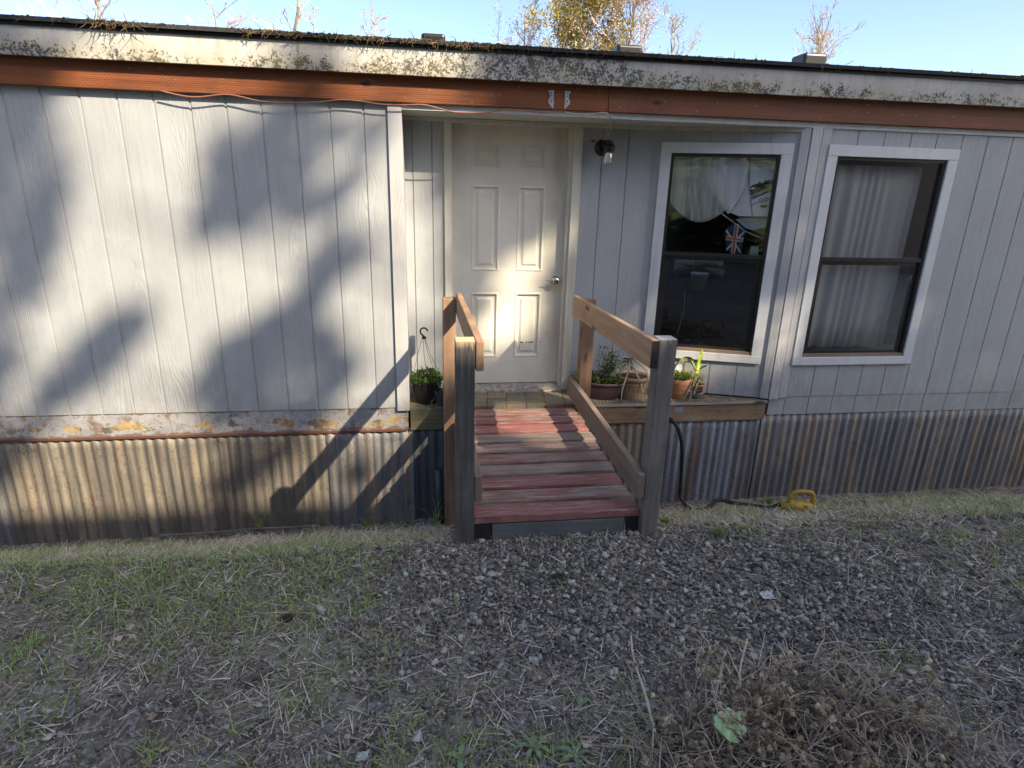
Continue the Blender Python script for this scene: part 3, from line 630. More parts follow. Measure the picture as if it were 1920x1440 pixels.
B().box(.030,.725,yk-.018,yk+.02,-.335,-.247).build('kick_board','kick',RP,bev=.003)
B().box(-.062,.0295,yk-.012,yk+.02,-.345,-.247).build('joist_end','black',RP); B().box(.7255,.800,yk-.012,yk+.02,-.335,-.247).build('joist_end','black',RP)
B().box(-.062,.800,yk-.03,yk+.03,-.43,-.336).build('ground_board',m_wood('brown_ground_board',(.13,.085,.05),(.2,.13,.075),(.26,.17,.1),'x'),RP,bev=.003)
def post(name_mat,xb,yb,zb,xt,yt,zt,w=.0885):
    b=B(); h=w/2; b.hexa([(xb-h,yb-h,zb),(xb+h,yb-h,zb),(xb+h,yb+h,zb),(xb-h,yb+h,zb),(xt-h,yt-h,zt),(xt+h,yt-h,zt),(xt+h,yt+h,zt),(xt-h,yt+h,zt)]); return b.build('post',name_mat,RP,bev=.004,seg=2)
post('postdark',-.108,-1.456,-.75,-.111,-1.456,.718)
post('postgrey',.852,-1.456,-.75,.846,-1.456,.718)
post('postbrown',-.125,-.070,-1.3,-.127,-.070,.664)
post('postbrown',.858,-.050,-1.3,.842,-.055,.655)
# brown inner faces of the front posts show as a lighter sliver of fresh wood
def rail(mat,xa,ya,za,xb,yb,zb,h=.140,w=.038,bev=.006):
    b=B(); b.hexa([(xb-w/2,yb,zb-h),(xb+w/2,yb,zb-h),(xa+w/2,ya,za-h),(xa-w/2,ya,za-h),(xb-w/2,yb,zb),(xb+w/2,yb,zb),(xa+w/2,ya,za),(xa-w/2,ya,za)]); return b.build('rail',mat,RP,bev=bev,seg=3)
rail('rail',-.062,-.035,.694,-.0445,-1.5,.716)
rail('rail',.764,-.0,.672,.7825,-1.5,.716)
rail('raillow',-.062,-.03,.055,-.0445,-1.5,.045)
rail('raillow',.768,.040,.066,.7825,-1.5,.022)
B().box(.7655,.7995,-1.5025,-1.5005,.578,.712).build('painted_rail_end','black',RP)
for px,py in ((1213,645),(1212,656),(1216,668),(1170,630)): 
    p=at(px,py,-1.40); b=B(); b.lathe([(.003,0),(.003,.002)],(.7632,p[1],p[2]),6); b.build('screw','galv',RP)
# ------------------------------------------------------------------ orange cord under the beam
pts=[]
for px,py in ((300,170),(360,182),(420,177),(450,181),(490,190),(550,193),(600,191),(640,187),(680,190),(710,195),(750,197),(790,196),(815,201),(850,210),(890,212),(920,210),(945,205),(975,207),(1010,210),(1034,209),(1060,209)):
    pts.append(at(px,py,-.055))
def smooth_path(pts,n=4):
    P_=[Vector(p) for p in pts]; out=[]
    for i in range(len(P_)-1):
        a=P_[max(i-1,0)]; b=P_[i]; c=P_[i+1]; d=P_[min(i+2,len(P_)-1)]
        for k in range(n):
            t=k/n; out.append(.5*((2*b)+(c-a)*t+(2*a-5*b+4*c-d)*t*t+(3*b-a-3*c+d)*t**3))
    out.append(P_[-1]); return out
tag(B().tube(smooth_path(pts),.0042,8).build('extension_cord','orangecord',smooth=True),'thin orange cord sagging below the stained beam','cord')
pts=[at(px,py,-.058) for px,py in ((1060,210),(1080,214),(1110,214),(1130,211),(1142,216))]+[at(1147,228,.02),at(1146,240,.14),at(1139,255,.27),at(1130,264,W-.012),at(1119,268,W-.008)]
tag(B().tube(smooth_path(pts),.0042,8).build('extension_cord','palecord',smooth=True),'pale cord looping from the beam down to the black wall lamp','cord')
# ------------------------------------------------------------------ power cord with yellow plug
pc=atg(1480,968); pc0=atg(1345,938); pz=pc[2]
PCD=empty('power_cord',tuple(pc),'thick black power cord from the skirting ending in a yellow handled plug','power cord')
g1=at(1277,925,-.04)
pl=Vector((pc[0]-.06,pc[1]+.02,pc[2]+.05))
pts=[(1.545,.02,-.275),at(1262,790,-.035),at(1273,808,-.05),at(1279,840,-.055),at(1278,880,-.05),at(1276,915,-.05),at(1277,936,-.07)]
e=Vector(pts[-1]); pts+=[(e.x+.06,-.16,gz(e.x+.06,-.16)+.012),(e.x+.14,-.26,gz(e.x+.14,-.26)+.016)]
for px,py in ((1345,938),(1375,943),(1410,948),(1440,952)):
    q=atg(px,py+3); pts.append((q[0],q[1],q[2]+.016))
q=atg(1461,962); pts.append((q[0],q[1],q[2]+.07))
B().tube(smooth_path(pts),.0145,10).build('cable','rubber',PCD,smooth=True)
Q=Vector((q[0],q[1],q[2]+.06)); X=Vector((1,-.22,0)).normalized(); Z=Vector((0,0,1))
b=B()
for i in range(3): b.tube([Q+X*(.0+i*.014),Q+X*(.010+i*.014)],[.026,.028],14)
b.tube([Q+X*.042,Q+X*.06,Q+X*.20,Q+X*.215],[.028,.038,.040,.030],16); b.tube([Q+X*.165+Z*.03,Q+X*.165-Z*.04,Q+X*.165-Z*.05,Q+X*.165-Z*.056,Q+X*.165-Z*.12],[.040,.048,.046,.056,.060],20); b.build('plug_body','yellow',PCD,smooth=False,bev=.002)
b=B(); b.tube(smooth_path([Q+X*.055+Z*.025,Q+X*.058+Z*.075,Q+X*.085+Z*.108,Q+X*.16+Z*.114,Q+X*.20+Z*.098,Q+X*.208+Z*.02]),.016,10); b.build('plug_handle','yellow',PCD,smooth=True)
# vertical drain pipe beside the ramp
tag(B().tube([(-.20,-.06,-1.2),(-.205,-.055,-.9),(-.215,-.04,-.62)],.028,14).build('drain_pipe',m_plain('blue_grey_pipe',(.05,.055,.07),.5),smooth=True),'dark pipe stub rising from the ground beside the left rear ramp post','pipe')
pts=[]
for px,py in ((300,1004),(360,1001),(420,997),(470,992),(520,990),(560,988),(600,986)):
    q=at(px,py,-.05); pts.append((q[0],-.05,q[2]))
tag(B().tube(smooth_path(pts),.009,8).build('edging_strip',m_plain('grey_edging',(.13,.115,.095),.9,0,.5,9)),'grey edging strip lying along the foot of the rusty skirting','edging')
# ------------------------------------------------------------------ plants in pots
ZF=-.142
def leafpts(b,p,d,L,w,curl=.3,up=(0,0,1)):
    p=Vector(p); d=Vector(d).normalized(); s_=d.cross(Vector(up)); s_=s_.normalized() if s_.length>1e-3 else Vector((1,0,0)); n_=s_.cross(d)
    m=p+d*L*.5+n_*L*curl*.3; e_=p+d*L-n_*L*curl*.3
    b.add([p,m-s_*w/2,e_,m+s_*w/2,m+n_*(-.08*w)],[(0,1,4),(1,2,4),(2,3,4),(3,0,4)])
def cluster(c,n,R,h,L,w,up=.5,flat=1.):
    b=B()
    for _ in range(n):
        a=random.uniform(0,6.283); r=R*math.sqrt(random.random()); p=(c[0]+r*math.cos(a),c[1]+r*math.sin(a)*flat,c[2]+random.random()*h*(1-.6*(r/R)**2))
        d=(math.cos(a)+random.gauss(0,.6),math.sin(a)+random.gauss(0,.6),up+random.gauss(0,.5)); leafpts(b,p,d,L*random.uniform(.6,1.3),w*random.uniform(.7,1.2),random.uniform(-.5,.8))
    return b
# hanging pot
T=empty('hanging_pot',(-.285,.13,ZF),'black hanging pot with wire hook and bright green foliage at the left porch corner','plant pot')
c=(-.285,.13,ZF)
b=B(); b.lathe([(.075,0),(.085,.02),(.112,.16),(.118,.165),(.118,.18),(.108,.18),(.105,.165),(.10,.15)],c); b.build('pot','bplastic',T)
B().lathe([(.10,.150),(.02,.162)],c).build('soil','soil',T)
cluster((c[0],c[1]-.01,ZF+.165),620,.112,.085,.035,.014,.5).build('foliage','leafgreen',T)
hk=Vector(at(794,633,.13)); b=B()
for dx_,dy_ in ((-.105,-.04),(-.0,.10),(.07,.05),(.112,-.03)): b.tube([hk+Vector((dx_*.08,0,0)),(hk.x+dx_*.42,c[1]+dy_*.5,(hk.z+ZF+.18)/2+.03),(c[0]+dx_,c[1]+dy_,ZF+.178)],.0016,5)
b.build('wires','wire',T)
b=B(); r=.026; hc=hk+Vector((.004,0,.045)); pp=[hk+Vector((.012,0,0)),hk+Vector((.002,0,.008))]+[hc+Vector((r*math.cos(a),0,r*math.sin(a))) for a in [R_(x) for x in range(225,0,-20)]]
b.tube(pp,[.007]*2+[.0058]*(len(pp)-3)+[.005],10); b.box(hk.x-.012,hk.x+.02,hk.y-.01,hk.y+.01,hk.z-.008,hk.z+.004); b.build('hook','bplastic',T,smooth=False)
# small pot with twiggy succulent
c=(-.175,.045,ZF); T=empty('small_pot',c,'small dark pot with a twiggy trailing plant tucked behind the left rear post','plant pot')
B().lathe([(.040,0),(.055,.10),(.060,.10),(.060,.115),(.052,.115),(.05,.1)],c).build('pot',m_plain('grey_plastic',(.05,.05,.055),.5),T); B().lathe([(.05,.1),(.01,.106)],c).build('soil','soil',T)
b=B()
for k_ in range(9):
    a=random.uniform(0,6.28); b.tube([Vector(c)+Vector((0,0,.1)),Vector(c)+Vector((.02*math.cos(a),.02*math.sin(a),.14)),Vector(c)+Vector((.06*math.cos(a),.05*math.sin(a),.17+random.random()*.05))],[.004,.003,.0015],5)
b.tube([Vector(c)+Vector((-.05,-.03,.1)),Vector(c)+Vector((-.07,-.05,.05)),Vector(c)+Vector((-.085,-.05,.0))],.0015,5)
b.build('stems','drystem',T); bb=cluster((c[0],c[1],ZF+.12),60,.05,.08,.022,.012); 
for _ in range(12): leafpts(bb,Vector(c)+Vector((-.05-.035*random.random(),-.045,.1*random.random())),(random.gauss(0,1),-.5,random.gauss(0,1)),.022,.014)
bb.build('foliage','leafgreen',T)
# plum planter
T=empty('oval_planter',(1.02,.16,ZF),'long plum plastic planter of parsley and low green leaves behind the right hand rail','planter')
c=(1.02,.165,ZF); rot=R_(-22)
B().lathe([(.13,0),(.145,.01),(.175,.085),(.182,.115),(.192,.118),(.198,.126),(.196,.137),(.186,.140),(.178,.134),(.172,.11)],c,40,1.12,.62,rot).build('pot','purple',T,smooth=True)
B().lathe([(.172,.112),(.05,.122)],c,40,1.12,.62,rot).build('soil','soil',T)
b=B(); 
for _ in range(620):
    u=random.uniform(-.19,.19); v=random.uniform(-.095,.095); x=c[0]+u*math.cos(rot)-v*math.sin(rot); y=c[1]+u*math.sin(rot)+v*math.cos(rot)
    leafpts(b,(x,y,ZF+.12+random.random()*.05),(random.gauss(0,1),random.gauss(0,1)-.3,random.uniform(0,1)),random.uniform(.018,.038),random.uniform(.014,.026),.5)
b.build('ground_leaves','leafdark',T)
b=B(); lf=B()
for _ in range(26):
    u=random.uniform(-.05,.13); x=c[0]+u*math.cos(rot); y=c[1]+u*math.sin(rot)+random.uniform(-.03,.05); h=random.uniform(.10,.30); dx_=random.uniform(-.04,.10); p0=Vector((x,y,ZF+.12)); p1=Vector((x+dx_*.5,y-.01,ZF+.12+h*.6)); p2=Vector((x+dx_,y-.02,ZF+.12+h)); b.tube([p0,p1,p2],[.0025,.002,.001],5)
    for q_ in range(26):
        t=random.uniform(.45,1.05); o=p0.lerp(p2,t)+Vector((random.gauss(0,.018),random.gauss(0,.018),random.gauss(0,.012))); leafpts(lf,o,(random.gauss(0,1),random.gauss(0,1),random.gauss(0,.5)),random.uniform(.014,.026),random.uniform(.010,.018),.4)
b.build('stems','drystem',T); lf.build('parsley_leaves','leafdark',T)
# tan patterned pot with wilting strap leaves
c=(1.285,.135,ZF); T=empty('patterned_pot',c,'tan clay pot with interlaced arch pattern and wilting strap leaves','plant pot')
def emb(a,z,r):
    if not .015<z<.125: return 0
    u=a/(2*math.pi)*10; v=(z-.015)/.11; e=0
    for s_ in (0,.5,1):
        k=abs(((u+s_*1.)%1)-.5)*2     # 0 centre .. 1 edge
        d=abs(k-math.sqrt(max(0,1-v))*.95); e=max(e,math.exp(-(d/.10)**2))
        d2=abs((1-k)-math.sqrt(max(0,1-v))*.95); e=max(e,math.exp(-(d2/.10)**2))
    return .0045*e
prof=[(.082,0),(.086,.008)]+[(.086+.026*(i/22),.012+.12*i/22) for i in range(23)]+[(.114,.150),(.121,.152),(.124,.16),(.124,.176),(.119,.182),(.110,.180),(.106,.16)]
B().lathe(prof,c,150,fn=emb).build('pot','tan',T,smooth=True); B().lathe([(.107,.165),(.02,.172)],c).build('soil','soil',T)
def strap(pts,w,mat,name='strap_leaf',par=None):
    pts=smooth_path(pts,5); b=B(); v=[];f=[]; n=len(pts)
    for i,p in enumerate(pts):
        d=(pts[min(i+1,n-1)]-pts[max(i-1,0)]).normalized(); s_=d.cross(Vector((.25,-1,.2))).normalized(); t=i/(n-1); ww=w*math.sin(math.pi*min(1,(.18+t*.82)))**.6*.5+.0008
        m=d.cross(s_)*ww*.45; v+=[p-s_*ww,p+m,p+s_*ww,p-m*-.8+Vector((0,.0015,0))]
    for i in range(n-1):
        for a_,b_ in ((0,1),(1,2),(2,3),(3,0)): f.append((4*i+a_,4*i+b_,4*i+4+b_,4*i+4+a_))
    b.add(v,f); return b.build(name,mat,par,smooth=True)
def q_(px,py,Y): return Vector(at(px,py,Y))
base=q_(1186,694,.12)
strap([base,q_(1182,680,.10),q_(1172,675,.07),q_(1158,684,.05),q_(1151,702,.04)],.030,'strapg',par=T)
strap([base,q_(1181,676,.09),q_(1180,690,.04),q_(1172,715,.01),q_(1166,735,.0),q_(1165,752,-.01)],.015,'strapdry',par=T)
strap([base,q_(1184,672,.10),q_(1196,680,.07),q_(1208,690,.04),q_(1215,705,.03),q_(1214,722,.02),q_(1209,745,.01)],.015,'strapdry',par=T)
strap([base,q_(1188,690,.1),q_(1200,715,.03),q_(1204,735,.01),q_(1202,748,.0)],.015,'strapdry',par=T)
# terracotta bowl
c=(1.635,.09,ZF); T=empty('succulent_bowl',c,'tan terracotta bowl of green succulents beside the right front post','plant pot')
B().lathe([(.045,0),(.055,.01),(.078,.07),(.092,.13),(.098,.165),(.092,.168),(.086,.15)],c,36).build('pot','terra',T,smooth=True); B().lathe([(.087,.15),(.02,.156)],c).build('soil','soil',T)
cluster((c[0],c[1],ZF+.155),130,.085,.03,.045,.018,.9).build('foliage','leafgreen',T); cluster((c[0]+.05,c[1],ZF+.165),110,.05,.05,.022,.014,.6).build('foliage','leafyel',T)
# solar light
s0=Vector((1.665,.17,.08)); T=empty('solar_light',(s0.x,s0.y,ZF+.15),'small grey solar light box tilted above the succulent bowl','solar light')
b=B(); a=R_(25); X_=Vector((math.cos(a),-.3,-math.sin(a))).normalized(); Y_=Vector((math.sin(a),.25,math.cos(a))).normalized(); 
b.bar(s0-Y_*.038,s0+Y_*.038,.06,.014,up=(.3,-1,.3)); b.build('panel',m_plain('grey_panel',(.30,.31,.33),.4),T,bev=.003)
B().tube([s0-Y_*.03+Vector((-.01,-.01,0)),s0-Y_*.045+Vector((-.035,-.03,0))],[.014,.018],14).build('lens','dark',T); B().tube([s0+Vector((0,.01,-.03)),(s0.x-.01,s0.y+.02,ZF+.0)],.006,8).build('stake','dark',T)
# mixed red and yellow plants in a small terracotta pot with cup
c=(1.80,.075,ZF); T=empty('terracotta_pot',c,'small terracotta pot in a cloudy cup with red leaves and one tall bright leaf','plant pot')
B().lathe([(.036,0),(.044,.045),(.048,.05),(.048,.056),(.043,.056),(.042,.05)],c).build('cup','clearcup',T,smooth=True)
B().lathe([(.030,.051),(.040,.10),(.046,.102),(.047,.118),(.041,.118),(.040,.1)],c).build('pot','terra',T,smooth=True)
B().lathe([(.04,.105),(.01,.11)],c).build('soil','soil',T)
cluster((c[0]-.045,c[1]-.02,ZF+.08),150,.05,.06,.026,.016,.2).build('red_foliage','leafred',T)
cluster((c[0]-.03,c[1],ZF+.13),210,.055,.10,.022,.014,.6).build('foliage','leafyel',T)
strap([q_(1307,700,.08),q_(1309,686,.08),q_(1314,668,.08),q_(1317,655,.08)],.034,'blade',par=T)
strap([q_(1306,692,.12),q_(1296,676,.14),q_(1282,674,.15),q_(1272,682,.15)],.040,'strapg',par=T)
strap([q_(1309,694,.1),q_(1318,688,.08),q_(1326,685,.06)],.014,'strapg',par=T)
strap([q_(1308,708,.04),q_(1301,725,.01),q_(1293,750,-.0)],.036,'strapdry',name='dry_leaf',par=T)
strap([q_(1312,708,.04),q_(1305,728,.0),q_(1300,742,-.0)],.018,'strapdry',name='dry_leaf',par=T)
strap([q_(1298,715,.03),q_(1288,738,-.01),q_(1279,752,-.02)],.008,'strapdry',name='dry_leaf',par=T)
# litter on the porch ledge
b=B()
for _ in range(260):
    x=random.uniform(.9,2.25); ym=max(.02,min(W,(Bp[0]-x)/(Bp[0]-A[0])*W)); y=random.uniform(-.01,ym-.01); a=random.uniform(0,3.14); L=random.uniform(.008,.045)
    b.tube([(x,y,ZF+.002),(x+L*math.cos(a),y+L*math.sin(a)*.5,ZF+.004)],.0012,3)
for _ in range(120): x=random.uniform(.95,1.9); y=random.uniform(-.01,.1); b.lathe([(.004,0),(.006,.003),(.002,.006)],(x,y,ZF),5)
tag(b.build('plant_litter','dryleaf'),'dry twigs and crumbs scattered on the porch ledge among the pots','litter',kind='stuff')
# ------------------------------------------------------------------ things behind the window
def wq(px,py,off): # point on plane parallel to bay glass, 'off' metres inside
    A2=AV-nn*off; v=ray(px,py); t=((A2.x-C0[0])*nn.x+(A2.y-C0[1])*nn.y)/(v[0]*nn.x+v[1]*nn.y); return Vector(C0+t*v)
def cloth(name,poly_fn,nu,nv,mat,amp,freq,label,cat,th=.002):
    V=[];F_=[]
    for j in range(nv+1):
        for i in range(nu+1):
            u=i/nu; v=j/nv; p=poly_fn(u,v); w=amp*(math.sin(u*freq+2.2*math.sin(u*11+1)+.6*v*math.sin(u*5))*.7+.5*math.sin(u*freq*.37+1.3))*(.6+.4*v); V.append(p+Vector((nn.x,nn.y,0))*w)
    for j in range(nv):
        for i in range(nu): a_=j*(nu+1)+i; F_.append((a_,a_+1,a_+nu+2,a_+nu+1))
    b=B(); b.add(V,F_); o=b.build(name,mat,smooth=True); mo=o.modifiers.new('thick','SOLIDIFY'); mo.thickness=th; return tag(o,label,cat)
def m_sheer(name,al,col=(.85,.87,.9)):
    n=N(name); n.b.inputs['Base Color'].default_value=(*col,1); n.b.inputs['Roughness'].default_value=.9; st=n.noise(n.co((40,40,1)),1,3,.6); n.set(n.b.inputs['Alpha'],n.mr(st,.35,.65,al*.75,min(1,al*1.2))); return n.m
def curv(tl,tr,br,bl,bulge):
    def f(u,v):
        top=tl.lerp(tr,u); bot=bl.lerp(br,u); p=top.lerp(bot,v); p.z-=bulge*math.sin(math.pi*u)*v; return p
    return f
o1=.045
cloth('sheer_curtain',curv(wq(1258,286,o1),wq(1330,286,o1),wq(1365,392,o1),wq(1254,378,o1),.12),60,14,m_sheer('pale_sheer_fabric',.45,(.75,.8,.74)),.008,38,'pale greenish sheer curtain bunched at the left of the upper pane','curtain',.001)
def cur2(u,v):
    L_=[wq(1326,286,o1+.03),wq(1322,320,o1+.03),wq(1330,352,o1+.03),wq(1345,376,o1+.03),wq(1362,398,o1+.03)]; R2=[wq(1405,286,o1+.03),wq(1404,320,o1+.03),wq(1398,350,o1+.03),wq(1382,380,o1+.03),wq(1365,402,o1+.03)]
    t=v*4; i=min(3,int(t)); f=t-i; return L_[i].lerp(L_[i+1],f).lerp(R2[i].lerp(R2[i+1],f),u)
cloth('sheer_curtain',cur2,50,24,m_sheer('white_sheer_fabric',1.1),.006,30,'white sheer curtain swept across the middle of the upper pane','curtain',.001)
# white board with black brush marks
o2=.11
def wallprism(name,pxs,off,mat,th,par=None,label=None,cat=None):
    p=[wq(px,py,off) for px,py in pxs]; t=Vector((nn.x,nn.y,0))*th; n_=len(p); b=B(); b.add(p+[q+t for q in p],[tuple(range(n_-1,-1,-1)),tuple(range(n_,2*n_))]+[(i,(i+1)%n_,n_+(i+1)%n_,n_+i) for i in range(n_)]); o=b.build(name,mat,par)
    if label: tag(o,label,cat)
    return o
pw_=m_plain('poster_white',(.84,.87,.92),.6,0,.05,3)
base_=wq(1440,408,o2); T=empty('poster',tuple(base_),'white poster with thick black brush drawing and a small orange mark behind the upper pane','poster')
wallprism('sheet',[(1330,280),(1480,276),(1470,407),(1385,405),(1362,396),(1345,370)],o2,pw_,.003,T)
wallprism('sheet_seam',[(1403,284),(1406,284),(1406,352),(1412,405),(1409,405),(1403,352)],o2-.0032,m_plain('seam_grey',(.35,.38,.45),.7),.0015,T)
ink=m_plain('black_ink',(.006,.007,.012),.5); inkg=m_plain('grey_ink',(.32,.36,.42),.5)
wallprism('ink_stroke',[(1404,352),(1410,347),(1421,344),(1424,341),(1434,338),(1455,337),(1452,358),(1438,362),(1424,368),(1406,374)],o2-.0032,ink,.0012,T)
wallprism('ink_highlight',[(1408,366),(1422,360),(1436,354),(1438,357),(1424,365),(1408,371)],o2-.0048,inkg,.001,T)
wallprism('ink_highlight',[(1425,341),(1431,339),(1434,341),(1428,344)],o2-.0048,pw_,.001,T); wallprism('ink_highlight',[(1407,354),(1412,351),(1416,353),(1411,355)],o2-.0048,pw_,.001,T)
for cx_,cy_,rr in ((1427,375,3.4),(1436,374,3.6),(1446,345,3.2),(1445,352,2.8)):
    ring=[]; 
    b=B(); ptsr=[wq(cx_+rr*math.cos(t),cy_+rr*.75*math.sin(t),o2-.005) for t in [k_*6.283/14 for k_ in range(15)]]; b.tube(ptsr,.0022,5); b.build('ink_loop',ink if cy_>360 else pw_,T)
b=B(); b.tube(smooth_path([wq(1408,386,o2-.004),wq(1420,379,o2-.004),wq(1432,379,o2-.004),wq(1444,372,o2-.004)]),.0022,5); b.tube(smooth_path([wq(1406,377,o2-.004),wq(1422,368,o2-.004),wq(1438,360,o2-.004),wq(1448,357,o2-.004)]),.002,5); b.build('ink_line',ink,T)
wallprism('orange_mark',[(1424,387),(1428,384.5),(1436,384.5),(1440,387),(1436,389.5),(1428,389.5)],o2-.0032,m_plain('orange_ink',(.30,.10,.04),.6),.0012,T)
# white shelf shapes under the poster
wallprism('paper_shade',[(1380,412),(1390,408),(1445,407),(1440,425),(1412,432),(1398,428)],.15,m_plain('grey_white_card',(.55,.6,.66),.7),.004,None,'pale grey card leaning under the poster inside the window','card')
# small Union Jack flag
T=empty('small_flag',tuple(wq(1378,450,.06)),'small red, white and blue union flag hanging on a stick inside the window','flag')
fw=m_plain('flag_white',(.62,.62,.62),.8); fb=m_plain('flag_blue',(.03,.045,.11),.8); fr_=m_plain('flag_red',(.42,.13,.07),.8)
wallprism('cloth',[(1377,418),(1398,431),(1388,476),(1361,470),(1360,431)],.06,fb,.002,T)
def stripe(a_,b_,w,m_,o_): 
    A_=wq(*a_,o_); B_=wq(*b_,o_); bb=B(); bb.bar(A_,B_,w,.0012,up=(nn.x,nn.y,0)); bb.build('stripe',m_,T)
stripe((1382,420),(1374,475),.030,fw,.056); stripe((1362,446),(1393,450),.030,fw,.0555); stripe((1362,432),(1389,474),.012,fw,.055); stripe((1397,433),(1362,468),.012,fw,.0545)
stripe((1381,421),(1374,474),.016,fr_,.053); stripe((1363,446),(1392,450),.016,fr_,.0525)
B().tube([wq(1350,398,.05),wq(1398,434,.05),wq(1426,446,.05)],.003,6).build('stick',m_plain('pale_stick',(.6,.58,.5),.6),T)
wallprism('sticky_note',[(1408,461),(1423,462),(1421,479),(1405,478)],.035,m_plain('pale_green_paper',(.30,.42,.38),.7),.001,None,'pale green paper note stuck in the lower right of the upper pane','note')
B0=B(); B0.tube(smooth_path([wq(1284,545,.03),wq(1283,575,.03),wq(1278,600,.03),wq(1270,625,.03)]),.0016,5); tag(B0.build('string',m_plain('pale_string',(.35,.3,.2),.8)),'thin pale string dangling behind the lower pane','string')
def c3(u,v): return Vector((2.62+.72*u,.10+.02*v,1.60-1.35*v))
cloth('window_curtain',c3,70,6,m_sheer('plain_white_curtain',1.2,(.6,.6,.58)),.018,60,'plain pale curtain hanging behind the far right window','curtain',.001)
# ------------------------------------------------------------------ ground cover
def bilerp_ground(P_):
    return np.array([gz(x,y) for x,y in P_])
def pxr(px0,px1,py0,py1): pass
def sstep(a,b,x): t=np.clip((x-a)/(b-a),0,1); return t*t*(3-2*t)
def nz(x,y,s,o=0.): return np.array([mnoise.noise(Vector((a*s+o,b*s-o,o*1.7))) for a,b in zip(x,y)])
def gravel_d(x,y):
    e=np.exp(-(((x-.55)+(y+1.8)*.9)/1.15)**4-((y+1.85-.10*(x-.5))/.52)**4)
    under=sstep(-1.55,-1.3,y)*((x>-.3)&(x<.95))
    r=np.exp(-((x-1.6)/.8)**2-((y+2.1)/.45)**2)*.55
    low=np.exp(-((x+.2)/1.6)**2-((y+2.6)/.4)**2)*.10
    n_=nz(x,y,2.2,5)*.6; n2=nz(x,y,6,9)*.5
    return np.clip(e*(1+.4*n_)+r*(1+n_)+low*(1+n2*2)+.045*(1+2*n_)+np.clip(n2*.5-.08,0,1)*.7,.01,1)*(1-.6*sstep(-1.35,-1.0,y)*(1-under))
def grass_d(x,y):
    a=1.3*np.exp(-((x+1.1)/.60)**2-((y+1.66)/.36)**2)
    b=.5*np.exp(-((x+.9)/.7)**2-((y+1.25)/.3)**2)
    c=.30*sstep(-2.45,-2.75,y)*(x<.6)
    r=.35*np.exp(-((x-1.15)/.3)**2-((y+1.35)/.2)**2)
    far=.4*sstep(-1.6,-2.4,x)+.25*sstep(2.0,2.8,x)+.30*np.exp(-((y+.75)/.45)**2)*(x>1.0)
    n_=nz(x,y,2.7,2); n2=nz(x,y,8,4)
    base=np.clip(a+b+c+r+far+.10,0,1)
    return np.clip(base*1.2+n_*.55+n2*1.0-.20,0.0,1)*(1-.75*np.clip(gravel_d(x,y)-.15,0,1))
def sample(n,dfun,x0=-3.6,x1=4.3,y0=-3.4,y1=-.06):
    X=rng.uniform(x0,x1,n); Y=rng.uniform(y0,y1,n); k=rng.random(n)<dfun(X,Y); X,Y=X[k],Y[k]
    inside=(X>-.16)&(X<.9)&(Y>-1.45); k=~inside; X,Y=X[k],Y[k]; return X,Y,bilerp_ground(zip(X,Y))
# stones
X,Y,Zg=sample(230000,gravel_d)
n=len(X)
ico=np.array([(-1,-1,-1),(1,-1,-1),(1,1,-1),(-1,1,-1),(-1,-1,1),(1,-1,1),(1,1,1),(-1,1,1)])*.62
icf=np.array([(0,2,1),(0,3,2),(4,5,6),(4,6,7),(0,1,5),(0,5,4),(1,2,6),(1,6,5),(2,3,7),(2,7,6),(3,0,4),(3,4,7)])
sz=np.clip(rng.lognormal(math.log(.0070),.50,n),.0028,.019)
Vs=ico[None]*(1+rng.uniform(-.5,.35,(n,8,1)))+rng.uniform(-.3,.3,(n,8,3)); Vs=Vs*np.stack([rng.uniform(.8,1.35,n),rng.uniform(.7,1.1,n),rng.uniform(.42,.8,n)],1)[:,None]*sz[:,None,None]
Rm=rotz(rng.uniform(0,6.28,n))@rotx(rng.normal(0,.7,n))@rotz(rng.uniform(0,6.28,n)); Vs=np.einsum('nij,nkj->nki',Rm,Vs)
Vs+=np.stack([X,Y,Zg+sz*.25+rng.uniform(0,.006,n)*gravel_d(X,Y)],1)[:,None]
Fs=(icf[None]+(np.arange(n)*8)[:,None,None]).reshape(-1,3)
tag(npmesh('gravel',Vs.reshape(-1,3),Fs,'stone'),'dark grey crushed gravel, thickest at the foot of the ramp','gravel',kind='stuff')
print('stones',n)
def blades(n_,X,Y,Zg,Lr,wr,lean,mat,name,curve=.6,lift=0.):
    n=len(X); L=rng.uniform(*Lr,n); w=rng.uniform(*wr,n); az=rng.uniform(0,6.28,n); le=np.clip(rng.normal(lean[0],lean[1],n),.02,1.5)
    k=4; V=np.zeros((n,2*k,3)); d=np.stack([np.cos(az),np.sin(az)],1); s_=np.stack([-np.sin(az),np.cos(az)],1); s_+=0
    pos=np.stack([X,Y,Zg+lift],1); ang=le.copy()
    twist=rng.uniform(-.5,.5,n)
    for i in range(k):
        ww=w*(1-.85*i/(k-1)); V[:,2*i,:2]=pos[:,:2]-s_*ww[:,None]/2; V[:,2*i+1,:2]=pos[:,:2]+s_*ww[:,None]/2; V[:,2*i,2]=pos[:,2]; V[:,2*i+1,2]=pos[:,2]+ww*twist
        pos[:,:2]+=d*(np.sin(ang)*L/(k-1))[:,None]; pos[:,2]+=np.cos(ang)*L/(k-1); ang=np.clip(ang+curve*rng.uniform(.2,1,n)/(k-1)*1.5,0,1.9)
        pos[:,2]=np.maximum(pos[:,2],Zg+.001)
    f=np.array([(2*i,2*i+1,2*i+3,2*i+2) for i in range(k-1)]); Fq=(f[None]+(np.arange(n)*2*k)[:,None,None]).reshape(-1,4)
    return npmesh(name,V.reshape(-1,3),Fq,mat)
X,Y,Zg=sample(150000,grass_d); print('grass',len(X))
